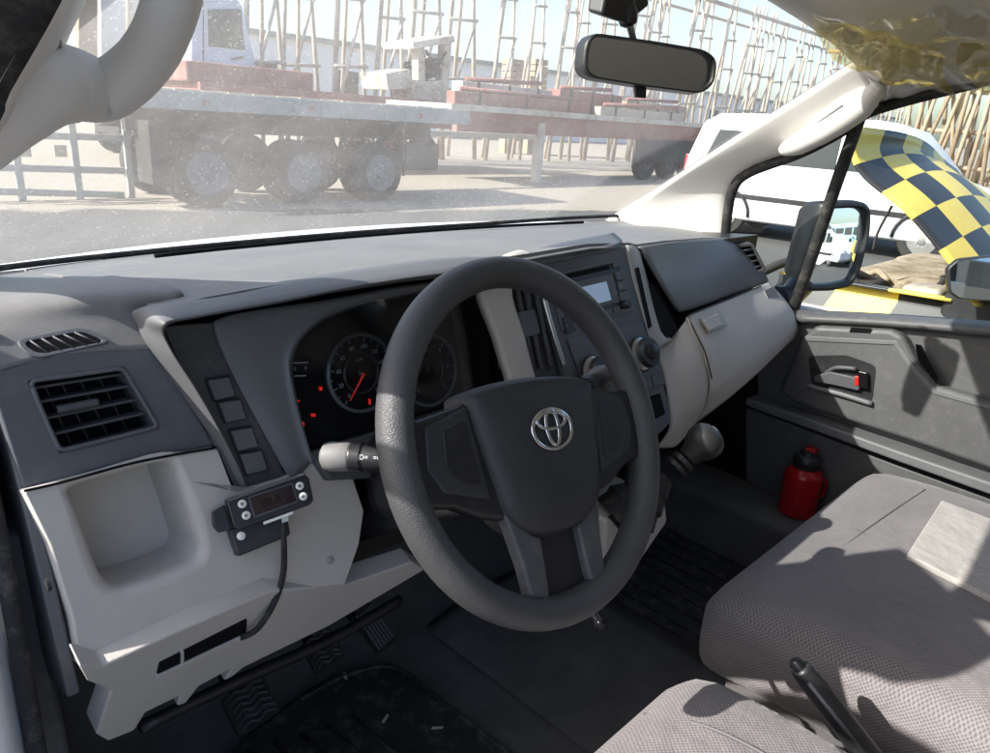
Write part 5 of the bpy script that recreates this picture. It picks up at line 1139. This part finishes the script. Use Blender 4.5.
for k, (x0, ln, y0, wz, hz, mt, lab) in enumerate((
        (0.4, 5.2, 0.35, 0.30, 0.30, 'rust_red', 'long rusty box beam lying along the near edge of the trailer deck'),
        (1.0, 3.4, 0.75, 0.40, 0.55, 'cream_steel', 'pale weathered steel box lying on the trailer deck'),
        (4.9, 3.0, 0.90, 0.50, 0.62, 'rust_red', 'tall rusty red steel box standing on the trailer deck'),
        (6.2, 4.6, 0.40, 0.25, 0.25, 'plank', 'tan timber baulk lying on the trailer deck'),
        (8.3, 3.6, 1.00, 0.45, 0.50, 'engine_brown', 'brown scrap machine casing on the trailer deck'))):
    z0 = zt2+0.001; t_ = thing('deck_load', (a.x+x0+ln/2, TY+y0, z0), lab, 'scrap load', 'scrap loaded on the rusty trailer')
    bxx('beam', a.x+x0, a.x+x0+ln, TY+y0, TY+y0+wz, z0, z0+hz, mt, t_, 0.02)
    for j in range(3): 
        xx = a.x+x0+ln*(0.15+0.33*j); bxx('strap', xx, xx+0.09, TY+y0-0.012, TY+y0+wz+0.012, z0, z0+hz+0.012, 'chassis', t_, 0.0)
    tube('pipe', [(a.x+x0+0.3, TY+y0+wz*0.5, z0+hz+0.06), (a.x+x0+ln-0.3, TY+y0+wz*0.5, z0+hz+0.06+rnd.uniform(0, 0.12))], 0.055, rnd.choice(['rust_red', 'engine_brown']), t_, seg=8)
# ---------------------------------------------------------------- pale cab and white box truck behind the flatbed
cb = thing('truck_cab', (6.3, 19, 0), 'pale blue truck cab with side window seen behind the flatbed', 'truck')
CYY = 18.2
onpx('cab_shell', [(190, 92), (192, 4), (200, -18), (228, -14), (243, 6), (255, 58), (256, 92)], CYY, 2.3, 'cab_blue', cb, 0.06)
wn_ = onpx('side_window', [(208, 9), (241, 9), (245, 50), (209, 46)], CYY-0.02, 0.05, 'glass_dark', cb, 0.01)
onpx('door_seam', [(203, 2), (204, 2), (204, 86), (203, 86)], CYY-0.012, 0.03, 'chassis', cb, 0)
onpx('door_handle', [(232, 58), (243, 56), (243, 58), (232, 60)], CYY-0.04, 0.05, 'chassis', cb, 0)
bxx('chassis_beam', PY(120, 90, CYY).x, PY(256, 90, CYY).x, CYY+0.3, CYY+1.9, 0.6, PY(200, 92, CYY).z, 'chassis', cb, 0.03)
for px in (235, 205): wheel(cb, (PY(px, 90, CYY).x, CYY+0.1, 0.5), 0.5, 0.3)
bt2 = thing('box_truck', (4.0, 22, 0), 'plain white box truck body standing behind the flatbed', 'truck')
BYY = 21.5
onpx('cargo_box', [(101, 75), (100, -30), (186, -22), (187, 80)], BYY, 2.4, 'body_white', bt2, 0.03)
onpx('lower_sill', [(98, 76), (188, 82), (188, 90), (98, 84)], BYY+0.1, 2.2, 'grey_steel', bt2, 0.02)
for px in (115, 165): wheel(bt2, (PY(px, 90, BYY).x, BYY+0.1, 0.5), 0.5, 0.3)
onpx('corner_post', [(78, 90), (79, -30), (98, -28), (98, 90)], BYY-0.3, 0.3, 'timber', bt2, 0.02)
# ---------------------------------------------------------------- long white wall and sheds
wl_ = thing('white_building', (25, 42, 0), 'long low white building behind the timber frames', 'building')
BY = 40
a, c = PY(250, 60, BY), PY(690, 100, BY); zb = PY(480, 64, BY).z
bxx('wall', a.x-6, c.x+60, BY, BY+8, 0, zb, 'white_wall', wl_)
bxx('roof_edge', a.x-6.4, c.x+60.4, BY-0.3, BY+8.3, zb, zb+0.25, 'grey_steel', wl_)
for k in range(12):
    x = a.x+k*5.5; bxx('window', x, x+1.6, BY-0.05, BY+0.02, zb*0.45, zb*0.72, 'glass_dark', wl_, 0.02)
for px in (517, 541):
    s = thing('timber_crate', tuple(PY(px, 92, 24)), 'tan stacked crate between the timber frames', 'crate', 'tan crates behind the trailers')
    p0, p1 = PY(px-5, 58, 24), PY(px+5, 92, 24)
    for k in range(5):
        z0 = p1.z+(p0.z-p1.z)*k/5; bxx('slat', p0.x, p1.x, 24, 24.6, z0+0.02, z0+(p0.z-p1.z)/5-0.02, 'timber', s, 0.01)
    bxx('crate_leg', p0.x+0.02, p1.x-0.02, 24.1, 24.5, 0, p1.z, 'timber', s, 0.01)
# ---------------------------------------------------------------- row of tall timber A-frames
H = 7.6
proto = thing('timber_trestle', (0, 0, 0), 'tall tan timber trestle with crossbars, one of the long row', 'trestle', 'row of timber trestles', local=True)
tube('leg', [(-0.75, 0, 0), (-0.22, 0, H)], [0.09, 0.07], 'timber_pale', proto, seg=8)
tube('leg', [(0.75, 0, 0), (0.22, 0, H)], [0.075, 0.065], 'timber_pale', proto, seg=8)
tube('back_leg', [(0.6, 1.3, 0), (0.15, 0.1, H)], [0.07, 0.06], 'timber_pale', proto, seg=8)
tube('brace', [(-0.66, -0.12, 1.2), (0.42, -0.12, 4.4)], 0.05, 'timber_pale', proto, seg=8)
for z in (2.6, 4.4, 5.7):
    w = 0.75-(0.53*z/H); tube('crossbar', [(-w-0.1, -0.08, z), (w+0.1, -0.08, z+0.06)], 0.05, 'timber_pale', proto, seg=8)
rnd = random.Random(4); TRY = 20.5; xs = []; x = 7.6
while x < 66: xs.append(x); x += 1.62+rnd.uniform(-0.3, 0.4)
first = True
for x in xs:
    o = proto if first else copy_tree(proto)
    first = False
    o.location = (x, TRY+rnd.uniform(-0.4, 0.4), 0); o.rotation_euler = (rnd.uniform(-0.012, 0.012), rnd.uniform(-0.015, 0.015), rnd.uniform(-0.10, 0.10)); s = rnd.uniform(0.94, 1.06); o.scale = (s*rnd.uniform(0.85, 1.2), s, s)
tag(tube('top_rail', [(6, TRY+0.1, H-0.25), (30, TRY-0.1, H-0.1), (68, TRY+0.1, H-0.3)], 0.10, 'timber_pale'), 'long top rail laid along the row of timber trestles', 'rail')
tag(tube('top_rail', [(6, TRY+0.5, H-0.75), (30, TRY+0.4, H-0.65), (68, TRY+0.5, H-0.8)], 0.07, 'timber_pale'), 'thinner second rail under the top rail of the trestles', 'rail')
# nearer stand of poles, seen through the door window
pr2 = thing('pole_rack', (26, 6, 0), 'dense brown rack of crossed poles behind the checkered bonnet', 'rack')
rnd = random.Random(8)
for k in range(46):
    px = 888+k*4.0; X0 = 24+rnd.uniform(0, 3); a = PX(px+rnd.uniform(-3, 3), 214+rnd.uniform(-4, 6), X0); lean = rnd.uniform(-0.55, 0.55)
    hgt = rnd.uniform(4.0, 5.6); a.z = 0.6 if rnd.random() < .4 else a.z
    tube('pole', [a, a+Vector((rnd.uniform(-0.6, 0.6), lean*2.2, hgt))], [0.07, 0.05], 'timber', pr2, seg=6)
for z in (1.0, 2.0, 3.1, 4.2, 5.0): tube('rail', [(25, -6, z), (25.2, 10.5, z+0.1)], 0.07, 'timber', pr2, seg=6)
bxx('plinth', 24, 28, -6, 10.5, 0, 0.6, 'plank', pr2, 0.05)
# ---------------------------------------------------------------- parked vans and cars (local x = forward, near side = -y)
def vehicle(name, label, L_, W_, Hh, prof, wins, rear_wins, wheels, paint, lampmat='lens_red', group=None, trim=True):
    """prof: side outline [(x, z)]; wins: side glass outlines; x 0 = rear, L_ = nose"""
    t = thing(name, (0, 0, 0), label, 'car' if 'car' in name else 'van', group, local=True)
    n_ = len(prof); V, F = [], []
    st = [(-0.5, 0.94), (-0.47, 0.985), (-0.40, 1.0), (0.40, 1.0), (0.47, 0.985), (0.5, 0.94)]
    zc = Hh*0.45
    for yy, s in st:
        for x, z in prof:
            tum = 1-0.10*max(0, (z-Hh*0.5)/(Hh*0.5))
            V.append(((x-L_/2)*(0.97+0.03*s)+L_/2, yy*W_*tum, zc+(z-zc)*s))
    m_ = n_
    for i in range(len(st)-1):
        for j in range(m_): F.append((i*m_+j, i*m_+(j+1) % m_, (i+1)*m_+(j+1) % m_, (i+1)*m_+j))
    F += [tuple(range(m_)), tuple(range((len(st)-1)*m_, len(st)*m_))]
    body = mk('body', V, F, paint, t, bevel=0.03, seg=3)
    for s in (-1, 1):
        for w in wins:
            P = []
            for x, z in w:
                tum = 1-0.10*max(0, (z-Hh*0.5)/(Hh*0.5)); P.append(Vector(((x-L_/2)*0.999+L_/2, s*(W_*0.5*tum+0.004), zc+(z-zc)*0.945)))
            wo = prism('side_window', P, (0, -s*0.02, 0), 'glass_dark', t, 0.006)
    for P, nv in rear_wins: prism('end_window', [Vector(p) for p in P], nv, 'glass_dark', t, 0.01)
    for wxp, r in wheels:
        for s in (-1, 1):
            c = (wxp, s*(W_/2-0.02), r); ax = Vector((0, -s, 0))
            wheel(t, c, r, 0.2, ax, 'satin')
            V2 = [Vector((wxp+(r+0.07)*cos(a), s*(W_/2+0.008), r+(r+0.07)*sin(a))) for a in [pi*k/14 for k in range(15)]]
            tube('wheel_arch', V2, 0.028, 'black_plastic', t, seg=6, smoothpath=False)
    for s in (-1, 1):
        prism('tail_lamp', [(-0.025, s*W_*0.47, 0.85), (-0.025, s*W_*0.40, 0.85), (-0.025, s*W_*0.38, 1.22), (-0.025, s*W_*0.455, 1.25)], (0.08, 0, 0), lampmat, t, 0.02)
        prism('head_lamp', [(L_-0.16, s*W_*0.49, 0.72), (L_+0.015, s*W_*0.34, 0.72), (L_-0.02, s*W_*0.34, 0.90), (L_-0.22, s*W_*0.49, 0.92)], (-0.04, 0, 0), 'lens_clear', t, 0.02)
        prism('side_moulding', [(0.5, s*(W_/2+0.012), 0.62), (L_-0.9, s*(W_/2+0.012), 0.62), (L_-0.9, s*(W_/2+0.012), 0.70), (0.5, s*(W_/2+0.012), 0.70)], (0, -s*0.02, 0), 'black_plastic', t, 0.006)
        rbox('door_mirror', (L_-1.35, s*(W_/2+0.13), 1.12), (0.05, 0.10, 0.09), 0.04, 'black_plastic', t, 4)
    prism('bumper', [(-0.06, -W_*0.47, 0.34), (-0.06, W_*0.47, 0.34), (-0.06, W_*0.47, 0.62), (-0.06, -W_*0.47, 0.62)], (0.12, 0, 0), paint, t, 0.03)
    return t
vprof = [(0.0, 0.35), (L0 := 0.0, 0.9), (0.05, 1.25), (0.22, 1.80), (0.45, 1.93), (1.5, 1.97), (2.9, 1.95), (3.35, 1.84), (3.75, 1.45), (4.0, 1.18), (4.65, 0.98), (4.82, 0.75), (4.82, 0.40), (4.6, 0.28), (0.25, 0.26)]
wv = vehicle('parked_van', 'white van parked side-on beyond the windscreen pillar, lit by the sun', 4.85, 1.86, 1.97, vprof,
    [[(0.35, 1.22), (1.35, 1.22), (1.35, 1.72), (0.52, 1.72)], [(1.45, 1.22), (2.45, 1.22), (2.45, 1.72), (1.45, 1.72)], [(2.55, 1.22), (3.62, 1.22), (3.30, 1.70), (2.55, 1.72)]],
    [([(0.055, -0.7, 1.25), (0.055, 0.7, 1.25), (0.20, 0.66, 1.72), (0.20, -0.66, 1.72)], (0.02, 0, 0))], [(0.85, 0.34), (3.85, 0.34)], 'body_white')
fw_ = PZ(916, 264, 0.0); tl_ = PZ(668, 226, 0.0)
dv = (fw_-tl_); ang = math.atan2(dv.y, dv.x)
dn = Vector((cos(ang), sin(ang), 0)); left = Vector((-sin(ang), cos(ang), 0))
# near side faces the camera: it is local -y if the van's left points away
side = -1 if left.dot(fw_-CAM) > 0 else 1
wv.location = fw_-dn*3.85-left*side*0.91; wv.rotation_euler = (0, 0, ang)
# checkered neighbour with its bonnet up, nose towards +y
nb = thing('checkered_van', (3.1, -1.5, 0), 'yellow and black checkered van with its bonnet raised beside the passenger window', 'van')
def checks(nm, fn, nu, nv_, sub_, par, flip=0, thick=0.012):
    """fn(u, v) gives a point; nu x nv_ painted squares"""
    V, F, MI = [], [], []; A, B = nu*sub_, nv_*sub_
    for i in range(A+1):
        for j in range(B+1): V.append(fn(i/A, j/B)-OFF[par.name])
    for i in range(A):
        for j in range(B):
            F.append((i*(B+1)+j, (i+1)*(B+1)+j, (i+1)*(B+1)+j+1, i*(B+1)+j+1)); MI.append((i//sub_+j//sub_+flip) % 2)
    me = bpy.data.meshes.new(nm); me.from_pydata(V, [], F); me.materials.append(MATS['paint_yellow']); me.materials.append(MATS['paint_black'])
    for p, k in zip(me.polygons, MI): p.material_index = k; p.use_smooth = True
    o = bpy.data.objects.new(nm, me); COL.objects.link(o); o.parent = par; OFF[o.name] = OFF[par.name]
    md = o.modifiers.new('so', 'SOLIDIFY'); md.thickness = thick; md.offset = 0
    return o
edge = spline([PX(966, 284, 2.42), PX(940, 251, 2.42), PX(906, 212, 2.42), (PX(864, 177, 2.42)), PX(851, 152, 2.42), PX(858, 126, 2.44)], 8)
L_e = [0]
for a, c in zip(edge, edge[1:]): L_e.append(L_e[-1]+(c-a).length)
def along(t):
    s = t*L_e[-1]
    for i in range(len(edge)-1):
        if L_e[i+1] >= s: return edge[i].lerp(edge[i+1], (s-L_e[i])/max(1e-6, L_e[i+1]-L_e[i]))
    return edge[-1]
hc = sum(edge, Vector())/len(edge)
def hood(u, v):
    p = along(u*(1-0.34*max(0, v-0.18)**2)).copy(); w = v*1.46; crown = 0.13*sin(pi*min(1, max(0, v)))
    p.x += w; tg = (along(min(1, u+0.05))-along(max(0, u-0.05))).normalized(); nrm = Vector((0, -tg.z, tg.y))
    if nrm.z < 0 and nrm.y > 0: nrm = -nrm
    return p+nrm*crown*0.8+Vector((0, 0.05*sin(pi*v), 0))
checks('bonnet', hood, 5, 6, 5, nb, 0)
FX = 2.33
def ftop(y): return 1.085-0.03*max(0, y-0.3)
checks('fender', lambda u, v: Vector((FX+(0.10 if v > 0.9 else 0.04*sin(pi*v*0.5)-0.02)*(1 if v > 0.9 else 0.6), 0.98-u*1.56, 0.45+(ftop(0.98-u*1.56)-0.45)*v)), 6, 3, 4, nb, 1)
checks('fender_top', lambda u, v: Vector((FX+0.05+v*0.14, 0.96-u*0.70, ftop(0.96-u*0.7)+0.004-0.015*v)), 3, 1, 4, nb, 0)
checks('side_panel', lambda u, v: Vector((FX+0.02+0.06*max(0, v-0.6), -0.60-u*3.8, 0.85+v*0.40)), 12, 2, 3, nb, 0)
bp_ = [(0.30, 0.42), (0.30, 1.12), (0.12, 1.32), (-0.55, 2.05), (-0.8, 2.16), (-4.3, 2.16), (-4.45, 1.9), (-4.45, 0.42)]
prism('body', [(FX+0.06, y, z) for y, z in bp_], (1.78, 0, 0), 'paint_black', nb, 0.05, 3)
prism('cab_window', [(FX+0.05, -0.20, 1.36), (FX+0.05, -0.70, 1.95), (FX+0.05, -1.35, 1.95), (FX+0.05, -1.35, 1.34)], (0.02, 0, 0), 'glass_dark', nb, 0.005)
prism('windscreen', [(FX+0.2, 0.145, 1.33), (FX+1.64, 0.145, 1.33), (FX+1.58, -0.53, 2.06), (FX+0.26, -0.53, 2.06)], (0, 0.012, 0.012), 'glass_dark', nb, 0.005)
checks('front_panel', lambda u, v: Vector((FX+0.04+u*1.8, 0.99, 0.42+v*0.45)), 6, 2, 2, nb, 0)
prism('bay_floor', [(FX+0.1, 0.30, 0.75), (FX+1.8, 0.30, 0.75), (FX+1.8, 0.97, 0.75), (FX+0.1, 0.97, 0.75)], (0, 0, 0.03), 'chassis', nb)
prism('far_fender', [(FX+1.62, 0.30, 0.45), (FX+1.62, 0.98, 0.45), (FX+1.62, 0.98, 0.92), (FX+1.62, 0.30, 1.0)], (0.22, 0, 0), 'paint_yellow', nb, 0.03)
rnd = random.Random(21)
rbox('engine_block', (FX+0.85, 0.58, 0.93), (0.42, 0.24, 0.15), 0.05, 'engine_brown', nb, 5)
rbox('battery', (FX+0.34, 0.70, 0.96), (0.13, 0.10, 0.11), 0.02, 'chassis', nb, 4)
rbox('air_box', (FX+1.35, 0.66, 0.96), (0.2, 0.17, 0.12), 0.04, 'engine_brown', nb, 4)
rbox('reservoir', (FX+0.32, 0.42, 1.0), (0.10, 0.08, 0.09), 0.03, 'cream_steel', nb, 4)
for k in range(16):
    a = Vector((FX+rnd.uniform(0.2, 1.5), rnd.uniform(0.36, 0.92), rnd.uniform(0.98, 1.06))); c = a+Vector((rnd.uniform(-0.4, 0.4), rnd.uniform(-0.25, 0.25), rnd.uniform(-0.08, 0.06)))
    tube('hose', [a, (a+c)/2+Vector((rnd.uniform(-.08, .08), rnd.uniform(-.08, .08), rnd.uniform(0.0, 0.08))), c], rnd.uniform(0.012, 0.024), rnd.choice(['engine_brown', 'chassis', 'engine_brown', 'chassis']), nb, 5, 7)
tube('bonnet_stay', [PX(873, 250, 2.6), PX(878, 232, 2.6), PX(892, 206, 2.55)], 0.006, 'chassis', nb, 4, 6)
wheel(nb, (FX+0.02, 0.42, 0.36), 0.36, 0.22, Vector((1, 0, 0)), 'satin'); wheel(nb, (FX+0.02, -3.4, 0.36), 0.36, 0.22, Vector((1, 0, 0)), 'satin')
wheel(nb, (FX+1.84, 0.42, 0.36), 0.36, 0.22, Vector((-1, 0, 0)), 'satin'); wheel(nb, (FX+1.84, -3.4, 0.36), 0.36, 0.22, Vector((-1, 0, 0)), 'satin')
m2c = PX(972, 279, 2.17); d2 = (m2c-CAM).normalized(); r2 = Vector((-0.75, -0.66, 0.05)).normalized(); mn2 = (r2-d2).normalized()
h2 = mirror_body([(958, 259), (1005, 254), (1030, 262), (1034, 296), (1010, 302), (958, 299), (948, 292), (947, 268)], m2c, mn2, 0.08, nb, 1.0, 'mirror')
tube('mirror_arm', [m2c-mn2*0.04+Vector((0.02, 0, -0.05)), m2c+Vector((0.14, -0.02, -0.10)), m2c+Vector((0.24, -0.04, -0.08))], 0.02, 'black_plastic', h2, 4, 8)
# cars standing behind, which the outside mirror shows
cprof = [(0.0, 0.32), (0.0, 0.85), (0.12, 1.0), (0.75, 1.05), (1.25, 1.40), (2.4, 1.44), (3.15, 1.02), (4.1, 0.88), (4.3, 0.65), (4.3, 0.35), (4.1, 0.24), (0.2, 0.24)]
cw = [[(0.95, 1.02), (1.35, 1.34), (1.9, 1.37), (1.9, 1.02)], [(1.98, 1.02), (1.98, 1.37), (2.35, 1.36), (2.9, 1.02)]]
pc = vehicle('parked_car', 'white saloon car standing behind the van, seen in the outside mirror', 4.3, 1.7, 1.44, cprof, cw, [], [(0.75, 0.30), (3.4, 0.30)], 'body_white')
bprof = [(0.0, 0.4), (0.0, 1.6), (0.12, 2.2), (0.3, 2.3), (5.6, 2.3), (5.95, 2.1), (6.1, 1.3), (6.1, 0.45), (5.9, 0.32), (0.2, 0.32)]
bw_ = [[(0.4+k*1.05, 1.35), (1.3+k*1.05, 1.35), (1.3+k*1.05, 1.98), (0.4+k*1.05, 1.98)] for k in range(5)]
bus = vehicle('parked_van', 'light blue minibus standing behind the van, seen in the outside mirror', 6.1, 2.0, 2.3, bprof, bw_, [], [(1.2, 0.36), (4.8, 0.36)], 'bus_blue')
van2 = vehicle('parked_van', 'cream white van at the far end of the line in the outside mirror', 4.85, 1.86, 1.97, vprof, [[(0.35, 1.22), (1.35, 1.22), (1.35, 1.72), (0.52, 1.72)], [(2.55, 1.22), (3.62, 1.22), (3.30, 1.70), (2.55, 1.72)]], [], [(0.85, 0.34), (3.85, 0.34)], 'body_white')
def refl(px, py, dist):
    p = PL(px, py, MC, mn); dd = (p-CAM).normalized(); n_ = (mn+(p-MC)/RC).normalized(); r = dd-n_*2*dd.dot(n_); k = dist/sqrt(r.x**2+r.y**2); q = p+r*k; return q
q = refl(815, 240, 13); pc.location = (q.x-0.3, q.y, 0); pc.rotation_euler = (0, 0, radians(60))
q = refl(824, 235, 21); bus.location = (q.x-0.6, q.y-1, 0); bus.rotation_euler = (0, 0, radians(35))
q = refl(846, 235, 34); van2.location = (q.x-1.5, q.y-1, 0); van2.rotation_euler = (0, 0, radians(10))
